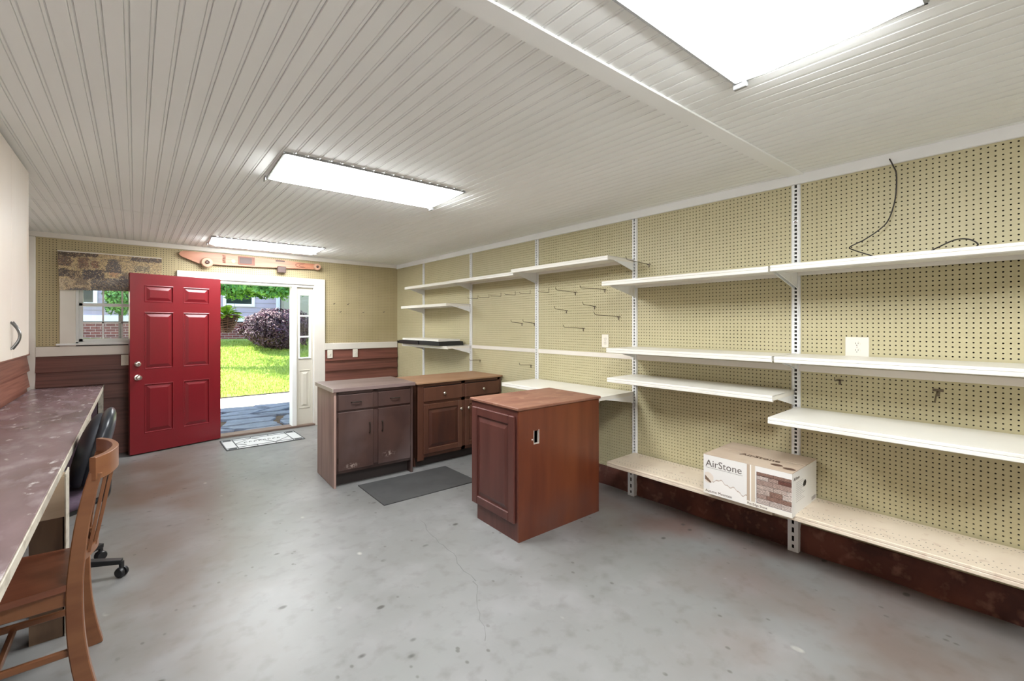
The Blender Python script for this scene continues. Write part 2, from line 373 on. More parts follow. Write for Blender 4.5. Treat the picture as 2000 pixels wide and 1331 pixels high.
def raised(x0, x1, z0, z1, y, name, m, par, d=.012, e=.035):
    # raised field with a sunk moulding round it, on a face looking towards -Y
    lv = ((0, -.004), (.008, -.007), (.014, .0045), (.022, .0045), (.022+e, -d), )
    v = []; f = []
    for k, (i, t) in enumerate(lv):
        v += [(x0+i, y+t, z0+i), (x1-i, y+t, z0+i), (x1-i, y+t, z1-i), (x0+i, y+t, z1-i)]
    for k in range(len(lv)-1):
        for q in range(4): f.append((k*4+q, k*4+(q+1) % 4, (k+1)*4+(q+1) % 4, (k+1)*4+q))
    n = len(lv)-1; f.append((n*4, n*4+1, n*4+2, n*4+3))
    o = len(v); v += [(x0, y+.008, z0), (x1, y+.008, z0), (x1, y+.008, z1), (x0, y+.008, z1)]
    for q in range(4): f.append((o+q, o+(q+1) % 4, (q+1) % 4, q))
    return MB().add(v, f).build(name, m, par, False)
sidelight('window_2', 1.744, 1.968, 'narrow sidelight window right of the doorway')
sidelight('window_3', .541, .774, 'narrow sidelight window behind the red door')
# window
r = bpy.data.objects.new('window_1', None); COL.objects.link(r); r.location = (-.2, F+.06, 1.25); struct(r, 'white sash window behind the picture and red door')
MB().box(-.613, -.49, F-.024, F+.012, 1.225, 2.15, .004).box(.09, .21, F-.024, F+.012, 1.225, 2.15, .004).box(-.613, .21, F-.025, F+.012, 2.06, 2.155, .004).build('casing', m_trim, r)
MB().box(-.64, .235, F-.055, F+.05, 1.236, 1.256, .005).build('sill', m_trimw, r)
MB().box(-.505, -.47, F-.0, F+.15, 1.25, 2.10).box(.08, .105, F, F+.15, 1.25, 2.10).box(-.5, .1, F, F+.15, 2.07, 2.11).box(-.5, .1, F+.0, F+.15, 1.245, 1.27).build('jamb', m_trimw, r, False)
def sash(z0, z1, y, rows):
    s = MB(); a, b_ = -.472, .082; t = .034
    s.box(a, a+t, y, y+.03, z0, z1, .003).box(b_-t, b_, y, y+.03, z0, z1, .003).box(a, b_, y, y+.03, z0, z0+t, .003).box(a, b_, y, y+.03, z1-t, z1, .003)
    q = s.build('sash', m_trimw, r)
    for k in (1, 2):
        x = a+t+(b_-a-2*t)*k/3; MB().box(x-.008, x+.008, y+.004, y+.026, z0+t, z1-t).build('muntin', m_trimw, q, False)
    for k in range(1, rows):
        z = z0+t+(z1-z0-2*t)*k/rows; MB().box(a+t, b_-t, y+.004, y+.026, z-.008, z+.008).build('muntin', m_trimw, q, False)
    MB().box(a+t-.004, b_-t+.004, y+.013, y+.017, z0+t-.004, z1-t+.004).build('pane', m_glass, q, False)
sash(1.27, 1.70, F+.05, 2); sash(1.665, 2.075, F+.085, 2)

# ------------------------------------------------------------------ red door, swung back against the wall
DA = math.atan2(-.245, -.868)     # direction from hinge to free edge
dr = bpy.data.objects.new('door_1', None); COL.objects.link(dr); dr.location = (.815, F-.012, .014)
dr.rotation_euler = (0, 0, DA+PI); struct(dr, 'red six-panel door standing open against the far wall')
# local frame: x from -0.905 (free edge) to 0 (hinge), face towards -y
dw, dh = .905, 2.022
q = MB(); cols = ((-.905+.125, -.905+.405), (-.405, -.125)); rz = ((.215, .775), (.94, 1.59), (1.70, 1.895))
xs = [-.905, cols[0][0], cols[0][1], cols[1][0], cols[1][1], 0]; zs = [0, .215, .775, .94, 1.59, 1.70, 1.895, dh]
for i in range(5):
    for j in range(7):
        if i in (1, 3) and j in (1, 3, 5): q.box(xs[i], xs[i+1], -.036, -.008, zs[j], zs[j+1])
        else: q.box(xs[i], xs[i+1], -.044, 0, zs[j], zs[j+1])
child('slab', q.mesh('slab', m_red, False), dr)
for (a, b_) in cols:
    for (c, d) in rz:
        o = raised(a, b_, c, d, -.040, 'door_panel', m_red, None, .008, .032); o.parent = dr
for z, nm in ((.855, 'knob'), (1.005, 'deadbolt')):
    k = MB()
    if nm == 'knob': k.lathe((-.838, -.044, z), [(.031, 0), (.031, -.006), (.012, -.01), (.011, -.03), (.024, -.04), (.028, -.052), (.022, -.066), (.004, -.07)], 'y')
    else: k.lathe((-.838, -.044, z), [(.031, 0), (.031, -.008), (.024, -.02), (.02, -.022), (.003, -.023)], 'y'); 
    if nm == 'deadbolt': k.box(-.844, -.832, -.084, -.062, z-.016, z+.016, .004)
    ko = child(nm, k.mesh(nm, m_nickel), dr)
for z in (.18, 1.0, 1.82):
    child('hinge', MB().cyl((.004, -.006, z-.05), .007, .1).box(-.02, .0, -.003, .002, z-.05, z+.05).mesh('hinge', m_nickel), dr)
# ------------------------------------------------------------------ ceiling lamps
m_diff = mat('lamp_diffuser', sc(250, 250, 250), .5, emit=((.95, .98, 1), LAMP))
m_frame = mat('lamp_frame', sc(148, 148, 147), .35, .3)
def lamp(cx, cy, w, d, label):
    t = thing('ceiling_light', (cx, cy, ZC), label, 'light', 'ceiling lamps', TILT)
    b = MB(); h = .012; e = .014
    b.box(-w/2, w/2, -d/2, -d/2+e, -h, 0, .003).box(-w/2, w/2, d/2-e, d/2, -h, 0, .003).box(-w/2, -w/2+e, -d/2, d/2, -h, 0, .003).box(w/2-e, w/2, -d/2, d/2, -h, 0, .003)
    child('frame', b.mesh('frame', m_frame), t)
    v = []; prof = ((0, -.002), (0, -.004), (.13, -.048), (.19, -.052))
    for i, z in prof: v += [(-w/2+.004+i*.5, -d/2+.004+i, z), (w/2-.004-i*.5, -d/2+.004+i, z), (w/2-.004-i*.5, d/2-.004-i, z), (-w/2+.004+i*.5, d/2-.004-i, z)]
    f = [(k*4+q, k*4+(q+1) % 4, (k+1)*4+(q+1) % 4, (k+1)*4+q) for k in range(3) for q in range(4)]+[(12, 13, 14, 15), (0, 3, 2, 1)]
    child('diffuser', MB().add(v, f).mesh('diffuser', m_diff, False), t)
    for s in (-1, 1):
        child('end_clip', MB().box(s*w/2-.006, s*w/2+.014*s, d/2-.05, d/2+.004, -.03, 0, .003).mesh('end_clip', m_frame), t)
    return t
lamp(1.245, 2.967, 1.20, .57, 'long ceiling lamp in the middle of the room, seen whole')
lamp(1.245, 6.055, 1.20, .53, 'ceiling lamp nearest the far wall, above the doorway')
lamp(1.225, .505, 1.20, .58, 'big ceiling lamp closest to the viewer, cut by the top edge')
lamp(1.245, -1.9, 1.20, .58, 'ceiling lamp behind the viewer')

# ------------------------------------------------------------------ uprights
def upright_mesh():
    b = MB(); z0, z1 = .205, 2.37
    for s in (-1, 1):
        b.box(-.014, .008, s*.007, s*.020, z0, z1, .0015); b.box(-.006, .008, s*.020, s*.0255, z0, z1)
    n = int((z1-z0)/PITCH)
    for k in range(n):
        z = z0+k*PITCH; b.box(-.0125, -.0105, -.0072, .0072, z, z+.0100)
    return b.mesh('rail', m_up)
def foot_mesh():
    b = MB()
    b.box(-.062, -.004, -.030, -.022, .0, .33).box(-.062, -.004, .022, .030, .0, .33)
    b.box(-.064, -.060, -.030, -.007, 0, .33).box(-.064, -.060, .007, .030, 0, .33)
    for z in (0, .045, .10, .155, .21, .265, .31): b.box(-.064, -.060, -.008, .008, z, z+.022)
    return b.mesh('foot', m_up)
um, fm = upright_mesh(), foot_mesh()
uc = MB().box(-.050, -.046, -.021, .021, .0, .33).mesh('foot_lining', m_slot)
unames = ['first from the far corner', 'second from the far corner', 'third from the far corner', 'at the open end of the highest shelf', 'with a round screw near its top', 'nearest the viewer, beyond the right edge']
for k, y in enumerate(UP):
    t = thing('shelf_upright', (W, y, 0), 'slotted white shelf upright '+unames[k], 'shelf upright', 'slotted uprights on the pegboard wall')
    child('rail', um, t)
    if k >= 2: child('foot', fm, t); child('foot_lining', uc, t)
    if k == 4: child('screw', MB().lathe((-.0135, 0, 2.135), [(.013, 0), (.013, -.002), (.008, -.003), (.007, -.006), (.002, -.008)], 'x', 14).mesh('screw', m_chrome), t)

# ------------------------------------------------------------------ shelves
def shelf(yl, yr, depth, z, label, m=None, perf=False, stiff=True, deep=.09, brk=True, cat='shelf', grp='white wall shelves'):
    m = m or m_shelf; y0, y1 = yr+.006, yl-.006; xf = W-depth; xb = W-.016
    t = thing('wall_shelf', (W, (yl+yr)/2, z), label, cat, grp)
    b = MB()
    b.box(xf+.004, xb, y0, y1, z-.004, z)
    b.prism([(xf+.006, z), (xf, z-.004), (xf, z-.014), (xf+.003, z-.017), (xf, z-.020), (xf, z-.034), (xf+.004, z-.037), (xf+.022, z-.037), (xf+.022, z-.034), (xf+.010, z-.033), (xf+.010, z-.001)], 'y', y0, y1)
    b.box(xb-.004, xb, y0, y1, z-.03, z-.002)
    b.box(xf+.01, xb, y0, y0+.003, z-.03, z-.002).box(xf+.01, xb, y1-.003, y1, z-.03, z-.002)
    b.build('deck', m, t, False)
    if stiff:
        c = xf+depth*.52
        MB().prism([(c-.07, z-.004), (c-.055, z-.022), (c+.055, z-.022), (c+.07, z-.004)], 'y', y0+.004, y1-.004).build('stiffener', m, t, False)
    if brk:
        for yy in (y0+.004, y1-.004):
            MB().prism([(xf+.05, z-.005), (xf+.05, z-.022), (W-.05, z-deep), (W-.018, z-deep-.012), (W-.018, z-.005)], 'y', yy-.002, yy+.002).build('bracket', m_up, t, False)
    if perf:
        v = []; f = []
        for (x, nrow) in ((xf+.05, 2), (xb-.05, 2), (xf+.13, 1)):
            for rr in range(nrow):
                n = int((y1-y0-.06)/.0254)
                for i in range(n):
                    cx, cy = x+rr*.02, y0+.03+i*.0254+.0127*rr; o = len(v)
                    v += [(cx+.003*math.cos(a*PI/3), cy+.003*math.sin(a*PI/3), z+.0004) for a in range(6)]; f.append(tuple(range(o, o+6)))
        pf = MB().add(v, f).build('perforations', m_slot, t, False); pf['kind'] = 'stuff'
    return t
A, B, C_, D, E_, G = UP
shelf(A, B, .318, 2.003, 'short white shelf of the top row nearest the far corner')
shelf(B, C_, .335, 2.003, 'white shelf of the top row between the corner shelf and the highest shelf')
shelf(C_, D, .375, 2.022, 'highest white shelf, its right end open beside a long peg hook')
shelf(D, E_, .468, 1.803, 'deep white upper shelf left of the cable shelf', deep=.10)
shelf(E_, G, .468, 1.806, 'white upper shelf with the black cable lying on it', deep=.10)
shelf(A, B, .375, 1.725, 'white shelf in the far corner, under the top row')
shelf(A, B, .36, 1.192, 'low white corner shelf carrying two black trays')
shelf(D, E_, .41, 1.272, 'white mid-height shelf passing over the narrow shelf', stiff=False)
shelf(E_, G, .41, 1.272, 'white mid-height shelf in front of the square outlet', stiff=False)
shelf(D, E_, .40, 1.035, 'white shelf hung just below the mid-height shelf, ending at the screwed upright', stiff=False)
shelf(E_, G, .504, .925, 'deep white shelf on the right, between mid-height shelf and bottom shelf', stiff=False)
shelf(C_, D, .496, .882, 'deep white shelf at counter height behind the red-brown cabinet', stiff=False)
shelf(D, E_, .40, .360, 'worn bottom shelf under the printed box', m_shelfb, True)
shelf(E_, G, .40, .368, 'worn bottom shelf in the right foreground', m_shelfb, True)
# the two black trays and a loose white board on them
def tray(y0, y1, rot, label):
    t = thing('black_tray', (W-.205, (y0+y1)/2, 1.193), label, 'tray', 'black trays on the corner shelf', rot)
    L = y1-y0; b = MB()
    b.box(-.20, .16, -L/2, L/2, 0, .006).prism([(-.20, 0), (-.19, 0), (-.205, .05), (-.215, .05)], 'y', -L/2, L/2).box(.15, .16, -L/2, L/2, .004, .050)
    b.box(-.20, .15, -L/2, -L/2+.008, .004, .05).box(-.20, .15, L/2-.008, L/2, .004, .05)
    child('body', b.mesh('body', m_blk, False), t)
    g = MB()
    for k in range(9): g.box(-.17+.035*k, -.16+.035*k, -L/2+.01, L/2-.01, .005, .014)
    child('ribs', g.mesh('ribs', m_blk, False), t); return t
tray(4.76, 5.24, .03, 'black ribbed tray on the low corner shelf, right of its twin')
tray(5.25, 5.83, -.03, 'black ribbed tray on the low corner shelf, nearer the far wall')
tag(MB().box(W-.385, W-.06, 4.80, 5.78, 1.245, 1.272, .003).build('loose_board', m_shelf), 'loose white board lying across the two black trays', 'board')

# ------------------------------------------------------------------ peg hooks
def hook(y, z, L, dz, label, kind='T', grp='peg hooks on the right wall', rod=.0026):
    t = thing('peg_hook', (W, y, z), label, 'peg hook', grp)
    if kind == 'L':
        p = MB().tube([(0, 0, .0), (-L*.93, 0, -.002), (-L, 0, .012)], rod, 6)
        child('rod', p.mesh('rod', m_wire), t)
        child('back_wire', MB().tube([(.004, 0, .042), (-.003, 0, .040), (-.003, 0, 0), (.004, 0, 0)], rod, 6).mesh('back_wire', m_wire), t)
    else:
        p = MB().tube([(-.002, 0, 0), (-L*.25, 0, dz*.1), (-L*.9, 0, dz*.35), (-L*.96, 0, dz*.5), (-L, 0, dz*.5+.02)], rod, 6)
        child('rod', p.mesh('rod', m_wire), t)
        child('back_plate', MB().box(-.006, -.002, -.006, .006, -.028, .004, .001).box(-.006, -.002, -.018, .018, -.004, .004, .001).mesh('back_plate', m_wire), t)
hl = [(2.872, 1.778, .284, .02, 'long peg hook above the outlet, just right of the row of small hooks'),
      (2.518, 1.784, .348, -.01, 'long rusty peg hook near the left end of the deep upper shelf'),
      (2.636, 1.632, .174, .034, 'short tilted peg hook below the long rusty one'),
      (2.991, 1.601, .175, .038, 'short tilted peg hook in the middle, right of the third upright'),
      (2.365, 1.531, .35, .034, 'longest low peg hook, above and right of the small outlet'),
      (3.656, 1.475, .166, .035, 'left one of two short peg hooks beside the third upright'),
      (3.454, 1.475, .174, .04, 'right one of two short peg hooks beside the third upright'),
      (2.772, 1.425, .286, .027, 'long peg hook up and left of the small outlet'),
      (2.062, 1.966, .33, .027, 'long peg hook beside the open end of the highest shelf'),
      (4.441, 1.016, .169, .018, 'short peg hook low above the tan counter, by the second upright'),
      (3.51, 1.019, .174, .026, 'short peg hook low over the counter-height shelf'),
      (.742, 1.12, .119, .013, 'small peg hook under the right mid-height shelf')]
for y, z, L, dz, lb in hl: hook(y, z, L, dz, lb)
for k, (y, z) in enumerate(((4.489, 1.789), (4.26, 1.79), (4.029, 1.794), (3.77, 1.797), (3.522, 1.796), (3.239, 1.797))):
    hook(y, z, .16, 0, ['first', 'second', 'third', 'fourth', 'fifth', 'sixth'][k]+' small upturned hook of the row under the top shelves, counted from the far corner', 'L', 'row of small upturned hooks', .0022)
t = thing('peg_hook', (W, .309, 1.104), 'broad flat peg bracket with hanging stem on the right', 'peg hook', 'peg hooks on the right wall')
child('back_plate', MB().box(-.004, 0, -.022, .022, -.004, .010, .001).box(-.005, -.001, -.007, .007, -.03, 0, .001).mesh('back_plate', m_wire), t)
child('rod', MB().tube([(-.004, 0, -.005), (-.03, .004, -.02), (-.045, .008, -.058)], .004, 6).mesh('rod', m_wire), t)
for k, (x, z) in enumerate(((2.257, 1.77), (2.463, 1.769), (2.347, 1.649), (2.702, 1.648), (3.039, 1.662))):
    lb = ['upper left', 'upper right', 'lower left', 'lower middle', 'lower right'][k]+' little peg clip on the far pegboard'
    tag(MB().tube([(x, F+.002, z), (x, F-.02, z), (x+.012, F-.03, z+.012)], .004, 6).cyl((x, F, z), .008, -.004, 'y', 10).build('peg_clip', m_wire), lb, 'peg clip', 'little clips on the far pegboard')

# ------------------------------------------------------------------ outlets and switches
def plate(kind, loc, rz, label, w=.076, h=.122):
    t = thing('wall_outlet' if kind == 'o' else 'light_switch', loc, label, 'outlet' if kind == 'o' else 'switch', None, rz)
    child('plate', MB().box(-w/2, w/2, -.007, 0, -h/2, h/2, .003).mesh('plate', m_cream), t)
    if kind == 'o':
        for s in (-1, 1):
            f = child('socket', MB().cyl((0, -.0092, s*.02), .0165, .004, 'y', 18).mesh('socket', m_cream), t)
            child('slots', MB().box(-.0075, -.0055, -.0098, -.009, s*.02-.001, s*.02+.008).box(.0055, .0075, -.0098, -.009, s*.02-.001, s*.02+.008).cyl((0, -.0098, s*.02-.008), .0025, .001, 'y', 8).mesh('slots', m_slot), f)
        child('screw', MB().cyl((0, -.009, 0), .003, .002, 'y', 8).mesh('screw', m_nickel), t)
    else:
        child('toggle', MB().box(-.005, .005, -.016, -.006, -.004, .012, .002).mesh('toggle', m_cream), t)
        for s in (-1, 1): child('screw', MB().cyl((0, -.0085, s*.03), .003, .002, 'y', 8).mesh('screw', m_nickel), t)
plate('o', (W, 2.512, 1.310), -PI/2, 'small ivory outlet on the pegboard above the mid-height shelf')
plate('o', (W, .658, 1.325), -PI/2, 'square ivory outlet standing half behind the right mid-height shelf', .115, .122)
plate('s', (2.19, F-.034, 1.024), 0, 'light switch on the cedar boards next to the door casing')
plate('s', (2.565, F-.034, 1.024), 0, 'light switch on the cedar boards, right of the other switch')
plate('s', (-.085, F-.034, 1.055), 0, 'switch plate half hidden by the red door edge')

# ------------------------------------------------------------------ cable on the right wall
def spline(pts, n=8):
    P = [Vector(p) for p in pts]; out = []
    for i in range(len(P)-1):
        a, b, c, d = P[max(i-1, 0)], P[i], P[i+1], P[min(i+2, len(P)-1)]
        for k in range(n):
            s = k/n; out.append(.5*((2*b)+(c-a)*s+(2*a-5*b+4*c-d)*s*s+(3*b-a-3*c+d)*s**3))
    return out+[P[-1]]
cp = [(W-.03, .505, 2.40), (W-.035, .490, 2.36), (W-.03, .475, 2.30), (W-.03, .48, 2.17), (W-.04, .505, 2.06), (W-.05, .54, 2.008), (W-.06, .61, 1.955), (W-.08, .675, 1.918), (W-.10, .655, 1.895), (W-.12, .56, 1.845), (W-.16, .50, 1.815), (W-.20, .43, 1.812), (W-.18, .36, 1.818), (W-.14, .30, 1.856), (W-.12, .235, 1.89), (W-.12, .185, 1.885), (W-.13, .155, 1.853), (W-.14, .19, 1.835), (W-.15, .25, 1.836), (W-.17, .30, 1.812)]
tag(MB().tube(spline(cp), .0034, 7).build('black_cable', m_cable), 'thin black cable hanging down the pegboard onto the upper shelf', 'cable')

# ------------------------------------------------------------------ cabinets
def wood(name, a, b, c, sca, rough=.4, extra=(), rnd=None):
    return mat(name, a, rough, layers=[N(sca, .38, .66, b, .8, 5), N(tuple(x*.22 for x in sca), .45, .72, c, .6, 3), *extra], bump=(tuple(x*1.5 for x in sca), .08), rnd=rnd)
m_cherry = wood('cherry_side', sc(106, 54, 33), sc(88, 41, 26), sc(124, 68, 40), (14, 14, 1.6), .33, [dict(t='spot', p=(.4, .0, .04), r=(.9, .5, .26), c=sc(92, 64, 58), f=.55, gate=((5, 5, 3), .3, .65))])
m_cherryf = wood('cherry_front', sc(92, 52, 45), sc(76, 40, 35), sc(106, 66, 58), (16, 16, 1.8), .36)
m_cherryt = wood('cherry_top', sc(138, 96, 76), sc(116, 72, 56), sc(152, 114, 92), (2.5, 9, 9), .55, [N(5, .5, .7, sc(108, 62, 50), .7, 6), N((9, 14, 9), .58, .7, sc(168, 130, 106), .6, 6)])
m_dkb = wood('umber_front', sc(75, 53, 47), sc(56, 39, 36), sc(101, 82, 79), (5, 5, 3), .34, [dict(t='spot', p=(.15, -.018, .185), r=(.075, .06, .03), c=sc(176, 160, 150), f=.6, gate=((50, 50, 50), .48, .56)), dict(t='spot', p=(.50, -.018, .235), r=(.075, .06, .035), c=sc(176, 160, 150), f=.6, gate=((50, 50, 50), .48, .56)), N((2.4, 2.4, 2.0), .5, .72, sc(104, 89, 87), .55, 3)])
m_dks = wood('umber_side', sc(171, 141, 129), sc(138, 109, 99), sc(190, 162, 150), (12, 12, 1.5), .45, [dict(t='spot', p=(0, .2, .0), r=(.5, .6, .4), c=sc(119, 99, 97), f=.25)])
m_dkt = wood('umber_top', sc(122, 103, 99), sc(99, 80, 76), sc(139, 122, 118), (2, 12, 12), .4)
m_mocha = wood('mocha_front', sc(89, 55, 41), sc(75, 43, 32), sc(99, 65, 51), (14, 14, 1.6), .4)
m_mochap = wood('mocha_panel', sc(83, 47, 34), sc(54, 31, 27), sc(101, 65, 47), (6, 6, 1.2), .38)
m_tan = wood('fibreboard_top', sc(160, 124, 95), sc(148, 111, 81), sc(171, 137, 106), (3, 8, 8), .55)
m_kick = mat('toe_kick', sc(52, 44, 42), .7)
m_pale = mat('raw_edge', sc(206, 196, 186), .5)
m_grey = mat('pull_grey', sc(120, 118, 116), .35, .8)
m_knob = mat('knob_nickel', sc(196, 186, 172), .3, .9)
m_bronze = mat('old_bronze', sc(64, 56, 50), .45, .8)

def framed(x0, x1, z0, z1, y, parent, mf, mp, name='door', st=.055, th=.02):
    d = MB()
    d.box(x0, x0+st, y-th, y, z0, z1, .005).box(x1-st, x1, y-th, y, z0, z1, .005)
    d.box(x0+st, x1-st, y-th, y, z0, z0+st, .005).box(x0+st, x1-st, y-th, y, z1-st, z1, .005)
    o = child(name, d.mesh(name, mf), parent)
    lv = ((0, -th+.011), (.012, -th+.011), (.04, -th+.002)); v = []; f = []
    a, b_, c, e = x0+st, x1-st, z0+st, z1-st
    for i, t in lv: v += [(a+i, y+t, c+i), (b_-i, y+t, c+i), (b_-i, y+t, e-i), (a+i, y+t, e-i)]
    for k in range(2):
        for q in range(4): f.append((k*4+q, k*4+(q+1) % 4, (k+1)*4+(q+1) % 4, (k+1)*4+q))
    f.append((8, 9, 10, 11))
    child('raised_panel', MB().add(v, f).mesh('raised_panel', mp, False), o)
    return o
# red-brown cabinet, front turned away from the viewer, decorative end panel on the left
t = thing('base_cabinet', (1.945, 2.205, 0), 'red-brown cherry cabinet standing alone with an outlet hole in its back', 'cabinet', None, TILT*.8)
w_, d_, h_ = .812, .565, .882
b = MB(); hx0, hx1, hz0, hz1 = .135, .180, .640, .728
for (x0, x1, z0, z1) in ((0, hx0, 0, h_), (hx1, w_, 0, h_), (hx0, hx1, 0, hz0), (hx0, hx1, hz1, h_)): b.box(x0, x1, 0, .012, z0, z1)
child('back_panel', b.mesh('back_panel', m_cherry, False), t)
b = MB(); b.prism([(.012, 0), (.490, 0), (.490, .105), (d_, .105), (d_, h_), (.012, h_)], 'x', 0, .018)
child('side_panel', b.mesh('side_panel', m_cherryf, False), t)
b = MB(); b.prism([(.012, 0), (.490, 0), (.490, .105), (d_, .105), (d_, h_), (.012, h_)], 'x', w_-.018, w_)
child('side_panel', b.mesh('side_panel', m_cherryf, False), t)
child('carcass', MB().box(.018, w_-.018, .2, d_-.002, .105, h_-.002).box(.02, w_-.02, .475, .49, 0, .105).box(.018, w_-.018, .012, .2, .10, .12).box(.018, w_-.018, .012, .2, h_-.03, h_-.002).mesh('carcass', m_kick, False), t)
pn = bpy.data.objects.new('end_frame', None)
fr = framed(-.532, -.028, .118, .842, 0, t, m_cherryf, m_cherryf, 'end_door', .062, .02)
fr.rotation_euler = (0, 0, -PI/2)      # turned onto the left end
fr.location = (0, .03-.028, 0)
child('worktop', MB().box(-.012, w_+.012, -.012, d_+.012, h_, h_+.02, .004).mesh('worktop', m_cherryt), t)
child('outlet_rim', MB().box(hx0-.002, hx0+.002, -.002, .014, hz0-.003, hz1+.003).box(hx1-.002, hx1+.003, -.002, .014, hz0-.003, hz1+.006).box(hx0, hx1, -.002, .014, hz0-.003, hz0+.002).mesh('outlet_rim', m_pale, False), t)
child('screw', MB().cyl((hx0-.016, .0, .672), .006, -.004, 'y', 10).mesh('screw', m_pale), t)
for k in range(2):
    framed(.03+k*.38, .40+k*.38, .13, .86, 0, t, m_cherryf, m_cherryf).matrix_local = Matrix.Translation((w_, d_, 0)) @ Matrix.Rotation(PI, 4, 'Z')

# dark brown cabinet with two drawers and two doors
t = thing('base_cabinet', (1.338, 3.992, 0), 'dusty dark brown cabinet with two flat doors and pale left side', 'cabinet', None, -.05)
w_, d_, h_ = .752, .56, .858
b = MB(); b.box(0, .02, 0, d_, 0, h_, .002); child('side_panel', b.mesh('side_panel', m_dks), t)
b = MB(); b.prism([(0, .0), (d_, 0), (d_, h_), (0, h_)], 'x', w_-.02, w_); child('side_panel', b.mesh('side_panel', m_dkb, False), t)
b = MB(); b.box(.02, .045, 0, .02, .125, h_).box(w_-.045, w_-.02, 0, .02, .125, h_).box(.352, .40, 0, .02, .125, h_).box(.02, w_-.02, 0, .02, h_-.025, h_).box(.02, w_-.02, 0, .02, .125, .165).box(.02, w_-.02, 0, .02, h_-.19, h_-.165)
child('face_frame', b.mesh('face_frame', m_dkb, False), t)
child('carcass', MB().box(.02, w_-.02, .02, d_-.005, .125, h_-.002).box(.02, w_-.02, .085, .1, 0, .125).mesh('carcass', m_kick, False), t)
b = MB().box(-.012, w_+.02, -.022, d_+.03, h_, h_+.034, .003); child('worktop', b.mesh('worktop', m_dkt), t)
child('edge_strip', MB().box(-.0145, -.012, -.022, d_+.03, h_, h_+.034).mesh('edge_strip', m_pale), t)
for (x0, x1, hxx) in ((.032, .352, .315), (.397, w_-.030, .435)):
    dr_ = child('drawer', MB().box(x0, x1, -.018, 0, h_-.168, h_-.03, .004).mesh('drawer', m_dkb), t)
    xm = (x0+x1)/2; child('handle', MB().tube([(xm-.045, -.018, h_-.1), (xm-.04, -.034, h_-.1), (xm, -.037, h_-.098), (xm+.04, -.034, h_-.1), (xm+.045, -.018, h_-.1)], .005, 8).mesh('handle', m_bronze), dr_)
    d2 = child('door', MB().box(x0, x1, -.018, 0, .15, h_-.185, .004).mesh('door', m_dkb), t)
    child('handle', MB().tube([(hxx, -.018, .55), (hxx, -.033, .545), (hxx, -.036, .505), (hxx, -.033, .465), (hxx, -.018, .46)], [.008, .005, .004, .005, .008], 8).mesh('handle', m_bronze), d2)
    for z in (.22, .58):
        xh = x0 if hxx > xm else x1
        child('hinge', MB().cyl((xh, -.012, z), .004, .05).mesh('hinge', m_bronze), d2)
m_scuff = mat('scuff', sc(196, 182, 168), .7)
# brown cabinet with raised-panel doors and tan top
t = thing('base_cabinet', (2.168, 4.005, 0), 'brown cabinet with round knobs, raised-panel doors and tan board top', 'cabinet')
w_, d_, h_ = 1.085, .55, .853
child('side_panel', MB().prism([(0, .1), (.075, .1), (.075, 0), (d_, 0), (d_, h_), (0, h_)], 'x', 0, .018).mesh('side_panel', m_mocha, False), t)
child('side_panel', MB().prism([(0, .1), (.075, .1), (.075, 0), (d_, 0), (d_, h_), (0, h_)], 'x', w_-.018, w_).mesh('side_panel', m_mocha, False), t)
child('face_frame', MB().box(.0, .07, -.002, .018, .075, h_).box(w_-.05, w_-.018, 0, .018, .1, h_).box(.53, .58, 0, .018, .1, h_).box(.018, w_-.018, 0, .018, h_-.03, h_).box(.018, w_-.018, 0, .018, .1, .14).box(.018, w_-.018, 0, .018, h_-.215, h_-.18).mesh('face_frame', m_mocha, False), t)
child('carcass', MB().box(.018, w_-.018, .018, d_-.004, .1, h_-.002).box(.018, w_-.018, .07, .085, 0, .1).mesh('carcass', m_kick, False), t)
child('worktop', MB().box(-.018, w_+.008, -.028, d_+.03, h_, h_+.018, .003).mesh('worktop', m_tan), t)
for (x0, x1, kx) in ((.065, .535, .508), (.575, w_-.04, .605)):
    o = child('drawer', MB().box(x0, x1, -.02, 0, h_-.185, h_-.04, .006).mesh('drawer', m_mocha), t)
    child('knob', MB().lathe(((x0+x1)/2, -.02, h_-.112), [(.006, 0), (.006, -.012), (.015, -.018), (.016, -.024), (.01, -.03), (.002, -.031)], 'y', 16).mesh('knob', m_knob), o)
    o = framed(x0, x1, .135, h_-.21, 0, t, m_mocha, m_mochap)
    child('knob', MB().lathe((kx, -.02, h_-.30), [(.006, 0), (.006, -.012), (.015, -.018), (.016, -.024), (.01, -.03), (.002, -.031)], 'y', 16).mesh('knob', m_knob), o)

# ------------------------------------------------------------------ mats
m_rub = mat('rubber_mat', sc(67, 67, 67), .6, layers=[N(2.6, .4, .7, sc(87, 87, 87), .6, 5), N(9, .5, .8, sc(55, 55, 57), .5)])
o = MB().prism([(1.53, 3.93), (1.522, 3.36), (2.42, 3.325), (2.42, 3.885)], 'z', .0005, .008).build('floor_mat', m_rub); tag(o, 'dark grey rubber mat lying between the cabinets', 'mat')
m_mat2 = mat('door_mat_grey', sc(84, 86, 88), .7); m_mat3 = mat('door_mat_pale', sc(196, 198, 198), .7)
t = thing('door_mat', (1.225, 6.262, 0), 'pale door mat with a dark lattice pattern at the threshold', 'mat')
child('base', MB().box(-.42, .42, -.27, .27, .0005, .005).mesh('base', m_mat3), t)
g = MB(); zt = .006
def bar(x0, y0, x1, y1, w): 
    p = Vector((x0, y0, zt)); q_ = Vector((x1, y1, zt)); g.sweep([p, q_], .0025, w, (0, 0, 1))
for y in (-.265, .262): bar(-.425, y, .425, y, .009)
for x in (-.42, .42): bar(x, -.27, x, .27, .006)
for y in (-.19, .19): bar(-.42, y, .42, y, .005)
for x in (-.30, .30): bar(x, -.265, x, .265, .005)
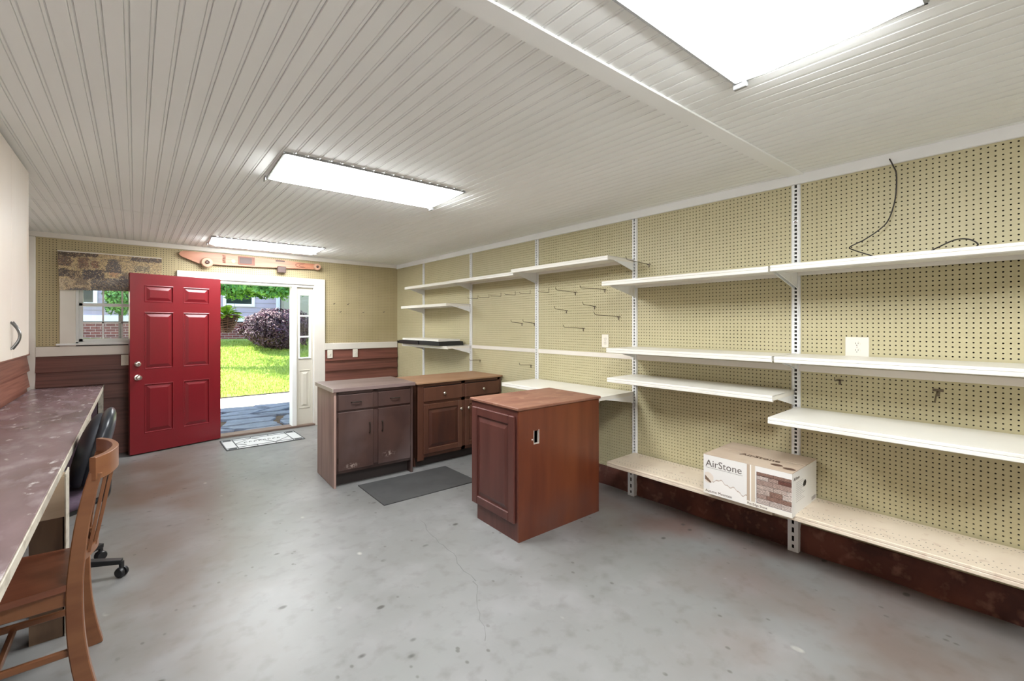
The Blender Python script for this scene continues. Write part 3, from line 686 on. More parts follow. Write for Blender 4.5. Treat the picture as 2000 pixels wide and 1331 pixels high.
for (a, b_) in (((-.30, 0), (-.1, .19)), ((-.1, .19), (.1, -.19)), ((-.30, 0), (-.2, -.12)), ((.1, -.19), (.3, 0))): bar(*a, *b_, .0022)
for x in (-.1, .1): bar(x, .19, x, .265, .004); bar(x, -.265, x, -.19, .004)
for k in range(8):
    x = -.19+.052*k; g.tube([(x+.016*math.cos(a), .008*math.sin(k*1.7)+.024*math.sin(a), .007) for a in [i*PI/6 for i in range(9)]], .0024, 6)
for sx in (-1, 1):
    for sy in (-1, 1):
        for k in range(3): bar(sx*.40, sy*(.205+.022*k), sx*.315, sy*(.205+.022*k), .004)
child('lattice', g.mesh('lattice', m_mat2), t)
# ------------------------------------------------------------------ printed carton on the bottom shelf
m_print = mat('printed_board', (1, 1, 1), .5, layers=[dict(t='attr')])
m_carton = mat('carton_white', sc(217, 211, 201), .5, layers=[N(6, .45, .7, sc(201, 192, 179), .6)])
m_cartop = mat('carton_lid', sc(198, 180, 160), .6, layers=[N((4, 6, 4), .4, .7, sc(176, 154, 134), .7)])
m_ink = mat('ink_grey', sc(98, 90, 84), .6); m_inkd = mat('ink_brown', sc(92, 68, 56), .6)
t = thing('cardboard_box', (2.835, 1.378, .361), 'white printed AirStone carton on the bottom shelf', 'box', None, -PI/2-.012)
# local frame: x to the right along the front, y into the shelf, z up
bw_, bd_, bh_ = .515, .425, .25
bx = MB().box(0, bw_, 0, .004, 0, bh_).box(0, bw_, bd_-.004, bd_, 0, bh_).box(0, .004, .004, bd_-.004, 0, bh_).box(.004, bw_-.004, .004, bd_-.004, 0, .004)
child('body', bx.mesh('body', m_carton, False), t)
hp = [(.205+.028*c, .155+.018*s_) for c, s_ in ((-1, -.2), (-.6, -1), (.55, -.9), (1, .1), (.6, 1), (-.5, .8))]
sd = MB().box(bw_-.004, bw_, .004, bd_-.004, 0, bh_); child('side', sd.mesh('side', m_trimw, False), t)
child('hand_hole', MB().prism(hp, 'x', bw_-.001, bw_+.0006).mesh('hand_hole', m_slot, False), t)
for (y0, y1, nm) in ((0, .218, 'flap'), (.222, bd_, 'flap')):
    child(nm, MB().box(0, bw_, y0, y1, bh_, bh_+.004 if y0 == 0 else bh_+.006, .001).mesh(nm, m_cartop), t)
rr_ = random.Random(3)
rowsZ = [.030, .062, .088, .118, .143, .172, .196, .218]
stones = []
for k in range(len(rowsZ)-1):
    x = .325
    while x < .512:
        w = rr_.uniform(.05, .14); stones.append((x, min(x+w, .512), rowsZ[k], rowsZ[k+1], rr_.choice([sc(176, 150, 138), sc(196, 176, 164), sc(112, 70, 60), sc(150, 116, 102), sc(206, 190, 180)]))); x += w
def hsh(a, b): 
    v = math.sin(a*127.1+b*311.7)*43758.5453; return v-math.floor(v)
def front(u, v):
    x, z = u*bw_, v*bh_; base = sc(226, 223, 218)
    if x > .322 and .028 < z < .218:
        for (a, b_, c, d, q) in stones:
            if a <= x < b_ and c <= z < d:
                g = .55+.75*hsh(round(x*220), round(z*300))*(.45+.55*math.sin(z*700+x*190+hsh(a, c)*6)); e = .45 if (z-c < .003 or x-a < .0025) else 1
                return tuple(min(1, k*g*e) for k in q)
    if .27 < x < .288 and .03 < z: return sc(182, 162, 142)
    if .288 < x < .296 and .03 < z: return sc(236, 232, 224)
    if .296 < x < .318 and .03 < z: return sc(206, 190, 168)
    if .010 < x < .075:
        r2 = ((x-.03)/.036)**2+((z-.105)/.034)**2
        if r2 < 1: 
            if z < .118-(x-.01)*.9 and z > .085-(x-.02)*.5: return tuple(k*(.5+.8*hsh(round(x*300), round(z*300))) for k in sc(120, 96, 78))
            return sc(222, 210, 196)
    ridge = .082+.016*math.sin(x*22-.6)+.007*math.sin(x*71)+.004*math.sin(x*173)-(.02 if x > .2 else 0)*((x-.2)/.1)
    if .04 < x < .32 and abs(z-ridge) < .003: return sc(186, 168, 154)
    if .04 < x < .27 and z < ridge: return sc(234, 230, 224)
    if z < .028: return sc(232, 226, 214)
    return base
o = raster('front_print', 206, 100, None, lambda u, v: (u*bw_, -.0006, v*bh_), front, m_print); o.parent = t
def letter(body, size, x, z, m, face='f', sx=1.):
    me = text_mesh(body, size); me.materials.clear(); me.materials.append(m)
    if face == 'f': Mx = Matrix.Translation((x, -.001, z)) @ Matrix.Rotation(PI/2, 4, 'X') @ Matrix.Diagonal((sx, 1, 1, 1))
    elif face == 't': Mx = Matrix.Translation((x, z, bh_+.0062)) @ Matrix.Diagonal((sx, 1, 1, 1))
    else: Mx = Matrix.Translation((bw_+.0008, x, z)) @ Matrix.Rotation(PI/2, 4, 'Z') @ Matrix.Rotation(PI/2, 4, 'X') @ Matrix.Diagonal((sx, 1, 1, 1))
    me.transform(Mx); child('lettering', me, t)
letter('AirStone', .062, .014, .178, m_ink, 'f', 1.02)
letter('Autumn Mountain', .022, .012, .012, m_inkd, 'f', 1.05)
letter('Flat Edge Stone', .019, .272, .009, m_inkd, 'f', .95)
letter('AirStone', .06, .16, .155, m_inkd, 't', 1.1)
letter('AirStone', .026, .022, .205, m_ink, 's')
child('underline', MB().box(.014, .245, -.0012, -.0006, .169, .1705).mesh('underline', m_ink, False), t)
el = MB()
for cx, cy in ((.40, .10), (.475, .075)):
    el.prism([(cx+.034*math.cos(a), cy+.022*math.sin(a)) for a in [i*PI/10 for i in range(20)]], 'z', bh_+.0042, bh_+.0046)
child('oval_print', el.mesh('oval_print', m_inkd, False), t)
el = MB()
for k in range(11): el.box(bw_, bw_+.0006, .06, .18+.03*math.sin(k*2.1), .185-.011*k, .1865-.011*k)
for k in range(12): el.box(bw_, bw_+.0006, .33+.006*k, .332+.006*k+.002*(k % 3), .018, .04)
child('small_print', el.mesh('small_print', mat('ink_pale', sc(170, 166, 166), .6), False), t)

# ------------------------------------------------------------------ workbench on the left
m_bench = mat('bench_top_worn', sc(142, 119, 122), .24, layers=[N((3, 1.2, 3), .38, .65, sc(107, 87, 87), .8, 6), N((9, 4, 9), .5, .72, sc(173, 157, 162), .7, 6), N((22, 10, 22), .62, .72, sc(228, 221, 221), .7, 6),
    dict(t='vor', s=(7, 5, 5), lo=.05, hi=.12, c=sc(53, 44, 44), f=.7, gate=((2, 2, 2), .52, .58))], bump=((20, 8, 20), .12))
m_edge = mat('bench_edge', sc(206, 198, 182), .45, layers=[N((30, 12, 30), .5, .7, sc(150, 140, 122), .7)])
m_ply = mat('plywood_pale', sc(206, 186, 160), .6, layers=[N((6, 6, 30), .4, .7, sc(186, 162, 134), .6)])
m_post = mat('post_brown', sc(120, 96, 76), .65, layers=[N((20, 20, 3), .4, .7, sc(92, 72, 58), .7)])
BX, BZ = -.262, .79
t = thing('workbench', (-.55, 4.0, 0), 'long worn workbench along the left wall', 'workbench')
MB().box(LW+.026, BX-.006, .6, F-.042, BZ-.028, BZ, .002).build('bench_top', m_bench, t)
MB().box(BX-.006, BX, .6, F-.042, BZ-.042, BZ-.001, .002).box(LW+.026, BX, F-.042, F-.039, BZ-.03, BZ-.001).build('edge_strip', m_edge, t)
MB().box(LW+.026, LW+.054, .6, F-.05, BZ-.12, BZ-.028).box(BX-.06, BX-.03, .6, F-.05, BZ-.11, BZ-.028).build('bearer', m_ply, t)
MB().box(-.372, -.252, 2.93, 3.02, .56, BZ-.042).build('post_head', m_ply, t)
MB().box(-.366, -.258, 2.935, 3.015, 0, .56).build('leg', m_post, t)
MB().box(-.252, -.246, 2.93, 3.06, .0, BZ-.03, .001).build('face_strip', m_edge, t)
for y in (4.82, F-.09):
    MB().box(-.31, -.268, y, y+.045, 0, BZ-.042).build('leg', m_edge, t)
MB().box(-.31, -.268, 1.2, 1.245, 0, BZ-.042).build('leg', m_edge, t)
m_plum = mat('plum_panel', sc(78, 60, 70), .6)
MB().box(LW+.03, -.30, 6.25, 6.27, 0, BZ-.03).build('end_panel', m_plum, t)

# ------------------------------------------------------------------ hanging cabinet on the left wall
m_cab = mat('laminate_cream', sc(229, 219, 208), .4, layers=[N((6, 1.5, 1.2), .4, .7, sc(221, 208, 192), .7), dict(t='spot', p=(-.51, 4.08, 1.95), r=(.1, .05, .25), c=sc(213, 190, 167), f=.7)])
t = thing('wall_cabinet', (LW, 3.6, 1.275), 'tall cream wall cabinet hanging over the workbench', 'cabinet')
MB().box(LW+.022, -.532, 3.10, 4.108, 1.275, ZC-.006, .002).build('carcass', m_cab, t)
for (y0, y1, s_) in ((3.604, 4.108, 1), (3.10, 3.60, -1)):
    d = MB().box(-.530, -.512, y0, y1, 1.272, ZC-.012, .002).build('door', m_cab, t)
    yh = y0+.03 if s_ > 0 else y1-.03
    MB().tube([(-.512+.030*math.sin(a), yh-s_*.02*math.sin(a), 1.325+.15*a/PI) for a in [i*PI/12 for i in range(13)]], .0055, 8).build('handle', m_grey, d)
tag(MB().box(LW+.019, LW+.03, 3.66, 3.69, 1.17, 1.268).build('wood_strip', m_ply), 'little pale strip of wood on the boards under the wall cabinet', 'wood strip')

# ------------------------------------------------------------------ wooden chair pushed to the bench
m_oak = mat('chair_wood', sc(130, 86, 57), .3, layers=[N((4, 4, 20), .4, .7, sc(110, 66, 44), .7), N((3, 3, 3), .5, .75, sc(141, 96, 66), .5)])
m_oaks = mat('chair_seat_wood', sc(119, 70, 49), .28, layers=[N((2.5, 22, 22), .4, .7, sc(96, 53, 36), .75)])
t = thing('wooden_chair', (-.38, 2.6, 0), 'orange-brown wooden chair with curved back pushed to the workbench', 'chair')
yn, yf = 2.405, 2.795
def post(y, k):
    p = [(-.140, y, 0), (-.162, y, .12), (-.176, y, .25), (-.180, y, .40), (-.174, y, .52), (-.160, y, .66), (-.140, y, .78), (-.120, y, .87)]
    return MB().sweep(spline(p, 4), .019, [.028-.008*i/28 for i in range(29)], (0, 1, 0))
for y in (yn+.016, yf-.016): post(y, 0).build('back_leg', m_oak, t)
seat = MB(); sp = []
seat.prism([(-.635, yn-.03), (-.60, yn-.045), (-.20, yn+.0), (-.165, yn+.03), (-.165, yf-.03), (-.20, yf), (-.60, yf+.045), (-.635, yf+.03)], 'z', .432, .456)
seat.build('seat', m_oaks, t, False)
MB().box(-.60, -.19, yn+.012, yn+.032, .368, .432, .003).box(-.60, -.19, yf-.032, yf-.012, .368, .432, .003).box(-.605, -.585, yn+.02, yf-.02, .368, .432, .003).box(-.195, -.175, yn+.02, yf-.02, .368, .432, .003).build('apron', m_oak, t)
for y in (yn+.022, yf-.022): MB().sweep([(-.590, y, 0), (-.590, y, .43)], [.017, .021], [.017, .021], (0, 1, 0)).build('front_leg', m_oak, t)
for y in (yn+.022, yf-.022): MB().box(-.59, -.15, y-.009, y+.009, .168, .196, .004).build('stretcher', m_oak, t)
MB().box(-.40, -.38, yn+.02, yf-.02, .16, .182, .004).build('stretcher', m_oak, t)
ap = spline([(-.128, yn-.005, .888), (-.088, yn+.07, .888), (-.066, (yn+yf)/2, .888), (-.088, yf-.07, .888), (-.128, yf+.005, .888)], 6)
MB().sweep(ap, .046, .011, (0, 0, 1)).build('crest_rail', m_oak, t)
lp = spline([(-.172, yn+.02, .53), (-.128, (yn+yf)/2, .53), (-.172, yf-.02, .53)], 6)
MB().sweep(lp, .018, .009, (0, 0, 1)).build('lower_rail', m_oak, t)
for k in range(4):
    s_ = (k+1)/5; y = yn+.02+(yf-yn-.04)*s_; bow = 1-(2*s_-1)**2
    MB().sweep(spline([(-.172+.044*bow, y, .535), (-.155+.05*bow, y, .66), (-.124+.052*bow, y, .85)], 4), .017, .006, (0, 1, 0)).build('slat', m_oak, t)

# ------------------------------------------------------------------ office chair
m_shell = mat('chair_shell', sc(40, 44, 50), .32); m_pad = mat('navy_pad', sc(30, 32, 40), .55); m_fab = mat('plum_fabric', sc(84, 66, 82), .8, layers=[N(60, .4, .6, sc(64, 52, 66), .6)])
hx, hy = -.335, 3.50
t = thing('office_chair', (hx, hy, 0), 'dark swivel chair with rounded black back on castors', 'chair')
def blob(c, r, tilt, e=2.6, nu=28, nv=16):
    v = []; f = []
    for j in range(nv+1):
        th_ = -PI/2+PI*j/nv
        for i in range(nu):
            ph = 2*PI*i/nu; pw_ = lambda a: math.copysign(abs(a)**(2/e), a)
            v.append((r[0]*pw_(math.cos(th_))*pw_(math.cos(ph)), r[1]*pw_(math.cos(th_))*pw_(math.sin(ph)), r[2]*pw_(math.sin(th_))))
    f = [(j*nu+i, j*nu+(i+1) % nu, (j+1)*nu+(i+1) % nu, (j+1)*nu+i) for j in range(nv) for i in range(nu)]
    return MB().add(v, f).xf(Matrix.Translation(c) @ Matrix.Rotation(tilt, 4, 'Y'))
blob((-.165, 3.56, .745), (.05, .215, .225), .27, 2.3).build('backrest', m_shell, t)
blob((-.205, 3.56, .730), (.055, .205, .21), .27, 2.3).build('back_cushion', m_pad, t)
blob((-.42, 3.54, .475), (.24, .23, .05), 0, 3).build('seat', m_fab, t)
blob((-.42, 3.54, .435), (.225, .215, .03), 0, 3).build('seat_pan', m_blk, t)
MB().tube(spline([(-.30, 3.55, .42), (-.15, 3.555, .43), (-.125, 3.56, .52), (-.135, 3.56, .64)]), .018, 8).build('back_arm', m_blk, t)
MB().cyl((hx, hy, .10), .028, .32).cyl((hx, hy, .06), .045, .09).build('gas_post', m_blk, t)
a0 = math.atan2(3.41-hy, -.065-hx)
for k in range(5):
    a = a0+k*2*PI/5; ex, ey = hx+.29*math.cos(a), hy+.29*math.sin(a)
    MB().sweep([(hx, hy, .115), (hx+.15*math.cos(a), hy+.15*math.sin(a), .105), (ex, ey, .09)], [.018, .016, .012], [.026, .022, .018], (0, 0, 1)).build('base_arm', m_blk, t)
    c = MB().cyl((ex, ey, .045), .012, .045, 'z', 12).build('caster_stem', m_blk, t)
    wl_ = MB()
    for s_ in (-1, 1): wl_.lathe((0, 0, 0), [(.006, s_*.004), (.028, s_*.005), (.029, s_*.012), (.024, s_*.022), (.006, s_*.025)], 'x', 18)
    wl_.xf(Matrix.Translation((ex, ey, .029)) @ Matrix.Rotation(a+1.1, 4, 'Z')).build('caster_wheel', m_blk, c)

# ------------------------------------------------------------------ picture over the window
def pict(u, v):
    u += .014*(hsh(round(u*180), round(v*80))-.5)+.006*math.sin(v*37+u*19); v += .035*(hsh(round(u*170)+7, round(v*77)+3)-.5); u = min(max(u, .001), .999); v = min(max(v, .001), .999)
    n = hsh(round(u*150), round(v*70)); g = .7+.6*n
    def c(*k): return tuple((.72*x+.28*y)*g for x, y in zip(sc(*k), sc(140, 122, 100)))
    k2 = hsh(round(u*230)+11, round(v*110)+5)
    if k2 > .70: return c(*[(52, 44, 44), (120, 88, 72), (204, 184, 146), (86, 88, 98), (60, 62, 74), (176, 150, 112)][int((k2-.70)/.3*5.99)])
    cream, brown, dk, navy, slate = (196, 172, 128), (120, 88, 72), (52, 44, 44), (44, 50, 66), (86, 88, 98)
    if v > .86:
        if u < .36 and v > .86+.1*u: return c(*dk)
        if u > .68 and v < .98: return c(*dk) if n > .3 else c(*slate)
        return c(*cream)
    if .42 < u < .60 and v > .5:
        w = .09-.045*(v-.5)/.36
        if abs(u-.51) < w: return c(70, 70, 76) if n > .35 else c(*slate)
    if u < .12 and v > .62: return c(*brown) if n > .5 else c(88, 76, 70)
    if .18 < u < .28 and v > .58: return c(*brown)
    if .30 < u < .37 and .6 < v < .8: return c(132, 92, 74) if (u-.335)**2*400+(v-.68)**2*40 < .55 else c(*cream)
    if .72 < u < .88 and .58 < v < .74: return c(132, 124, 104) if int(u*60) % 4 else c(180, 164, 128)
    if .22 < u < .42 and .3 < v < .55: return c(*navy)
    if u < .10 and .35 < v < .55: return c(36, 36, 46)
    if .10 < u < .2 and .3 < v < .52 : return c(150, 128, 100) if n > .5 else c(70, 60, 56)
    if .15 < u < .27 and .14 < v < .42: return c(96, 86, 80) if n > .45 else c(156, 140, 116)
    if .47 < u < .56 and .38 < v < .54: return c(206, 160, 118)
    if .56 < u < .66 and .2 < v < .42: return c(*navy)
    if u > .3 and v < .34 and u < .62:
        return c(*slate) if int((u*1.4+v*.7)*46) % 3 else c(148, 142, 128)
    if u > .6 and .3 < v < .5: return c(*brown) if n > .55 else c(96, 100, 92)
    if v < .06 and .1 < u < .27: return c(*slate)
    if u > .62 and v < .3: return c(*slate) if n > .4 else c(120, 118, 110)
    if v > .3: return c(*cream)
    return c(190, 170, 140)
def psurf(u, v):
    y = F-.034-.018*math.sin(PI*min(1, u*1.2))-.012*(1-v)-.02*math.exp(-u*14)*(1-v)
    return (-.628+.868*u+.018*(1-v)*math.exp(-u*10), y, 1.83+.018*u*(1-v)+.418*v)
t = thing('panorama_picture', (-.2, F-.03, 1.83), 'faded old rail-yard panorama print hung over the window top', 'picture')
raster('print_sheet', 210, 96, None, psurf, pict, mat('faded_print', (1, 1, 1), .6, layers=[dict(t='attr')]), t)
MB().tube([psurf(i/24, 1) for i in range(25)], .006, 8).build('hanging_rod', m_trim, t)
bk_ = MB(); vv = [psurf(i/20, j/8) for j in range(9) for i in range(21)]
bk_.add([(x, y+.003, z) for x, y, z in vv], [(j*21+i, j*21+i+1, (j+1)*21+i+1, (j+1)*21+i) for j in range(8) for i in range(20)]).build('backing_sheet', m_trim, t, False)

# ------------------------------------------------------------------ wooden wheeled board over the doorway
m_pine = mat('pine_orange', sc(186, 128, 98), .4, layers=[N((2, 20, 34), .42, .66, sc(164, 104, 78), .8), N((2, 4, 6), .5, .75, sc(200, 146, 114), .5)])
m_pined = mat('pine_wheel', sc(184, 142, 116), .45); m_dkw = mat('dark_block', sc(82, 62, 56), .5)
m_inlay = mat('inlay_brown', sc(120, 72, 54), .5); m_badge = mat('badge_tan', sc(206, 176, 128), .5)
t = thing('wooden_longboard', (1.2, F-.03, 2.22), 'long wooden board with wooden wheels mounted above the doorway', 'board')
out = [(.402, 2.318), (.415, 2.348), (.45, 2.362), (.8, 2.366), (1.4, 2.356), (2.03, 2.330), (2.055, 2.305), (2.03, 2.272), (1.94, 2.258), (1.4, 2.236), (.9, 2.222), (.60, 2.222), (.50, 2.262), (.43, 2.290)]
MB().prism(out, 'y', F-.054, F-.026).build('deck', m_pine, t, False)
MB().box(.55, 1.95, F-.026, F-.0, 2.28, 2.31).build('mount', m_dkw, t)
for x, z, rr, nm in ((.682, 2.238, .064, 'wheel'), (1.998, 2.294, .050, 'wheel')):
    w = MB().lathe((x, F-.054, z), [(rr*.9, 0), (rr, -.006), (rr, -.03), (rr*.86, -.04), (rr*.42, -.042), (rr*.38, -.03), (.002, -.03)], 'y', 28).build(nm, m_pined, t)
    MB().lathe((x, F-.084, z), [(rr*.34, 0), (rr*.34, -.006), (rr*.2, -.016), (.002, -.018)], 'y', 18).build('hub', m_dkw, w)
MB().box(1.478, 1.586, F-.085, F-.03, 2.175, 2.262, .006).build('hanging_block', m_dkw, t)
MB().box(1.46, 1.575, F-.0565, F-.053, 2.325, 2.345).build('dark_patch', m_dkw, t)
fr = MB().box(1.02, 1.21, F-.060, F-.053, 2.246, 2.352, .003).build('badge_frame', m_inlay, t)
MB().box(1.035, 1.175, F-.0625, F-.0585, 2.262, 2.338, .002).build('badge_plate', m_dkw, fr)
MB().cyl((.966, F-.054, 2.282), .024, -.006, 'y', 20).build('round_badge', m_badge, t)
MB().tube([(1.80+.085*math.cos(a), F-.055, 2.300+.030*math.sin(a)) for a in [PI*.35+i*PI*1.3/20 for i in range(21)]], .004, 6).tube([(1.80+.04*math.cos(a), F-.055, 2.298+.014*math.sin(a)) for a in [PI*.35+i*PI*1.3/14 for i in range(15)]], .003, 6).build('inlay_arcs', m_inlay, t)
sg = MB()
for k in range(5):
    z0 = 2.252+.021*k; sg.tube([(.862+.022*math.sin(i*1.9+k*2.1), F-.0555, z0+.004*i*.7) for i in range(6)], .0028, 5)
sg.build('painted_script', m_inlay, t)
# ------------------------------------------------------------------ outdoors
m_earth = mat('soil', sc(96, 78, 60), .9, layers=[N(12, .4, .7, sc(70, 56, 44), .8)])
m_lawn = mat('lawn_ground', sc(132, 154, 62), .9, layers=[N(3, .35, .65, sc(156, 174, 80), .8), N(26, .4, .7, sc(104, 128, 46), .7)])
m_cpath = mat('path_concrete', sc(206, 202, 194), .8, layers=[N(5, .4, .7, sc(188, 184, 176), .7)])
m_slate = mat('flagstone_slate', sc(120, 128, 146), .55, layers=[N(7, .4, .68, sc(94, 100, 116), .8, 6), N(30, .5, .75, sc(150, 156, 170), .5)], rnd=.10, bump=((16, 16, 16), .4, .01))
def zg(x, y):
    # ground height beyond the building
    if y < 10.75: return -.06
    s = min(1., (y-10.75)/5.6); return -.055+1.03*s+(.10*max(0., min(1., (1.2-x)/2.0)))*max(0., min(1., (y-14)/3))
struct(MB().box(-14, 18, F+.15, 10.72, -.4, -.09).build('ground_bed', m_earth), 'bare earth between flagstones')
struct(MB().box(-14, 18, 9.42, 10.72, -.09, -.052, .01).build('ground_path', m_cpath), 'pale concrete path outside the door')
nx, ny_ = 60, 50; vv = []
for j in range(ny_+1):
    for i in range(nx+1):
        x, y = -14+32*i/nx, 10.72+30*(j/ny_)**1.6; vv.append((x, y, zg(x, y)))
lawn = struct(MB().add(vv, [(j*(nx+1)+i, j*(nx+1)+i+1, (j+1)*(nx+1)+i+1, (j+1)*(nx+1)+i) for j in range(ny_) for i in range(nx)]).build('ground_lawn', m_lawn), 'sunlit green lawn rising to the neighbouring house')
struct(MB().box(-14, 18, 10.70, 10.75, -.1, -.035).build('trim_10', mat('lawn_edging', sc(48, 42, 34), .9)), 'dark edging strip along the lawn')
# flagstones
patio = bpy.data.objects.new('patio_floor', None); COL.objects.link(patio); patio.location = (1.5, 8, -.09); struct(patio, 'slate flagstone paving outside the door')
rg = random.Random(21); gx, gy = 11, 6; px = {}; 
for j in range(gy+1):
    for i in range(gx+1):
        px[i, j] = (-1.6+.62*i+rg.uniform(-.2, .2)+(.31 if j % 2 else 0), F+.18+.42*j+rg.uniform(-.10, .10)*(0 if j in (0, gy) else 1))
for j in range(gy):
    for i in range(gx):
        c4 = [px[i, j], px[i+1, j], px[i+1, j+1], px[i, j+1]]; cx = sum(p[0] for p in c4)/4; cy = sum(p[1] for p in c4)/4
        pts = []
        for k in range(4):
            a, b_ = c4[k], c4[(k+1) % 4]; pts.append(a)
            for s_ in (.33, .67): pts.append((a[0]+(b_[0]-a[0])*s_+rg.uniform(-.035, .035), a[1]+(b_[1]-a[1])*s_+rg.uniform(-.03, .03)))
        sh = rg.uniform(.78, .88); cut = rg.randrange(4)
        pts = [(cx+(p[0]-cx)*sh*(.8 if k == cut*3 else 1), cy+(p[1]-cy)*(sh-.01)*(.8 if k == cut*3 else 1)) for k, p in enumerate(pts)]
        zt_ = -.052+rg.uniform(-.006, .008); n = len(pts)
        v = [(p[0], p[1], -.10) for p in pts]+[(p[0], p[1], zt_-.006) for p in pts]+[(cx+(p[0]-cx)*.975, cy+(p[1]-cy)*.97, zt_+rg.uniform(-.002, .002)) for p in pts]
        f = [(k+n*l_, (k+1) % n+n*l_, (k+1) % n+n*(l_+1), k+n*(l_+1)) for l_ in range(2) for k in range(n)]+[tuple(range(2*n, 3*n))]
        MB().add(v, f).build('flagstone', m_slate, patio, False)
# added roof, out of view above the doorway, put there to shade the paving
m_soff = mat('pale_outside_paint', sc(222, 222, 218), .6)
pr = bpy.data.objects.new('added_shade_roof', None); COL.objects.link(pr); pr.location = (1.3, 9, 2.6); struct(pr, 'added out-of-view roof shading the paving outside')
MB().box(-8, 11, F+.15, 10.35, 2.66, 2.74).build('soffit', m_soff, pr); MB().box(-8, 11, 10.32, 10.37, 2.62, 2.86).build('fascia', m_soff, pr)
MB().box(-8, 11, F-.2, 10.37, 2.80, 2.92).build('roof_deck', mat('shingle_grey', sc(92, 90, 88), .9), pr)
# exterior skin of this building
struct(MB().box(LW-.2, -.5, F+.15, F+.17, -.1, 2.7).box(1.99, W+.2, F+.15, F+.17, -.1, 2.7).box(.1, .52, F+.15, F+.17, -.1, 2.7).build('wall_outside', m_soff, None, False), 'pale outside face of the far wall')

def grass(x0, x1, y0, y1, n, seed):
    r_ = np.random.default_rng(seed); X = r_.uniform(x0, x1, n); Y_ = r_.uniform(y0, y1, n); A_ = r_.uniform(0, 2*PI, n); H = r_.uniform(.03, .075, n); L = r_.uniform(-.03, .03, (n, 2))
    v = np.zeros((n, 3, 3)); Z0 = np.array([zg(a, b) for a, b in zip(X, Y_)])-.004
    wd_ = .006
    v[:, 0] = np.stack([X-wd_*np.cos(A_), Y_-wd_*np.sin(A_), Z0], 1); v[:, 1] = np.stack([X+wd_*np.cos(A_), Y_+wd_*np.sin(A_), Z0], 1)
    v[:, 2] = np.stack([X+L[:, 0], Y_+L[:, 1], Z0+H], 1)
    me = bpy.data.meshes.new('grass'); me.from_pydata(v.reshape(-1, 3).tolist(), [], np.arange(3*n).reshape(-1, 3).tolist()); return me
m_grass = mat('grass_blades', sc(166, 186, 78), .6, layers=[N(1.2, .4, .65, sc(188, 200, 100), .7), N(18, .4, .65, sc(126, 156, 58), .8)])
me = grass(-.5, 6.5, 10.78, 16.2, 70000, 5); me.materials.append(m_grass); g_ = link('lawn_grass', me); g_['kind'] = 'stuff'; g_['label'] = 'bright short grass covering the lawn'; g_['category'] = 'grass'

def leaves(c, r, n, size, seed, lump=.25, shell=.55, droop=0.):
    R = random.Random(seed); v = []; f = []
    ph = [R.uniform(0, 6.28) for _ in range(6)]
    for _ in range(n):
        d = Vector((R.gauss(0, 1), R.gauss(0, 1), R.gauss(0, 1))).normalized()
        k = 1+lump*(math.sin(d.x*5+ph[0])*math.sin(d.y*6+ph[1])+.6*math.sin(d.z*9+ph[2]+d.x*7))
        k *= shell+(1-shell)*R.random()**.5
        p = Vector((c[0]+d.x*r[0]*k, c[1]+d.y*r[1]*k, c[2]+d.z*r[2]*k))
        nn = (d+Vector((R.uniform(-.8, .8), R.uniform(-.8, .8), R.uniform(-.5, .9)))).normalized()
        a = nn.orthogonal().normalized(); a = Matrix.Rotation(R.uniform(0, 6.28), 3, nn) @ a; b_ = nn.cross(a); s_ = size*R.uniform(.6, 1.3); o = len(v)
        v += [p-a*s_, p+b_*s_*.42+nn*s_*.1, p+a*s_, p-b_*s_*.42+nn*s_*.1]; f += [(o, o+1, o+2), (o, o+2, o+3)]
    me = bpy.data.meshes.new('foliage'); me.from_pydata([tuple(q) for q in v], [], f); return me
def leafmat(name, a, b_, c): return mat(name, a, .55, layers=[N(2.5, .4, .65, b_, .8), N(24, .45, .65, c, .8)])
m_purp = leafmat('burgundy_leaves', sc(65, 37, 53), sc(94, 56, 75), sc(41, 26, 36))
m_bark = mat('bark', sc(92, 74, 60), .9, layers=[N((20, 20, 4), .4, .7, sc(62, 48, 40), .8)])
m_green = leafmat('green_leaves', sc(84, 140, 54), sc(136, 180, 84), sc(44, 92, 36))
m_lime = leafmat('lime_leaves', sc(140, 190, 52), sc(176, 214, 84), sc(96, 150, 36))
bc = (3.32, 14.9, zg(3.3, 14.9))
t = thing('purple_bush', bc, 'big round purple-leaved bush on the lawn before the house', 'bush')
me = leaves((bc[0], bc[1], bc[2]+.62), (1.0, .9, .62), 9000, .05, 4, .10, .6); me.materials.append(m_purp); o = link('foliage', me, t); o['kind'] = 'stuff'
st_ = MB()
for k in range(9):
    a = k*.7; st_.tube([(bc[0]+.1*math.cos(a), bc[1]+.1*math.sin(a), bc[2]-.05), (bc[0]+.4*math.cos(a), bc[1]+.4*math.sin(a), bc[2]+.5), (bc[0]+.6*math.cos(a), bc[1]+.6*math.sin(a), bc[2]+.95)], [.025, .015, .006], 6)
st_.build('stems', m_bark, t)
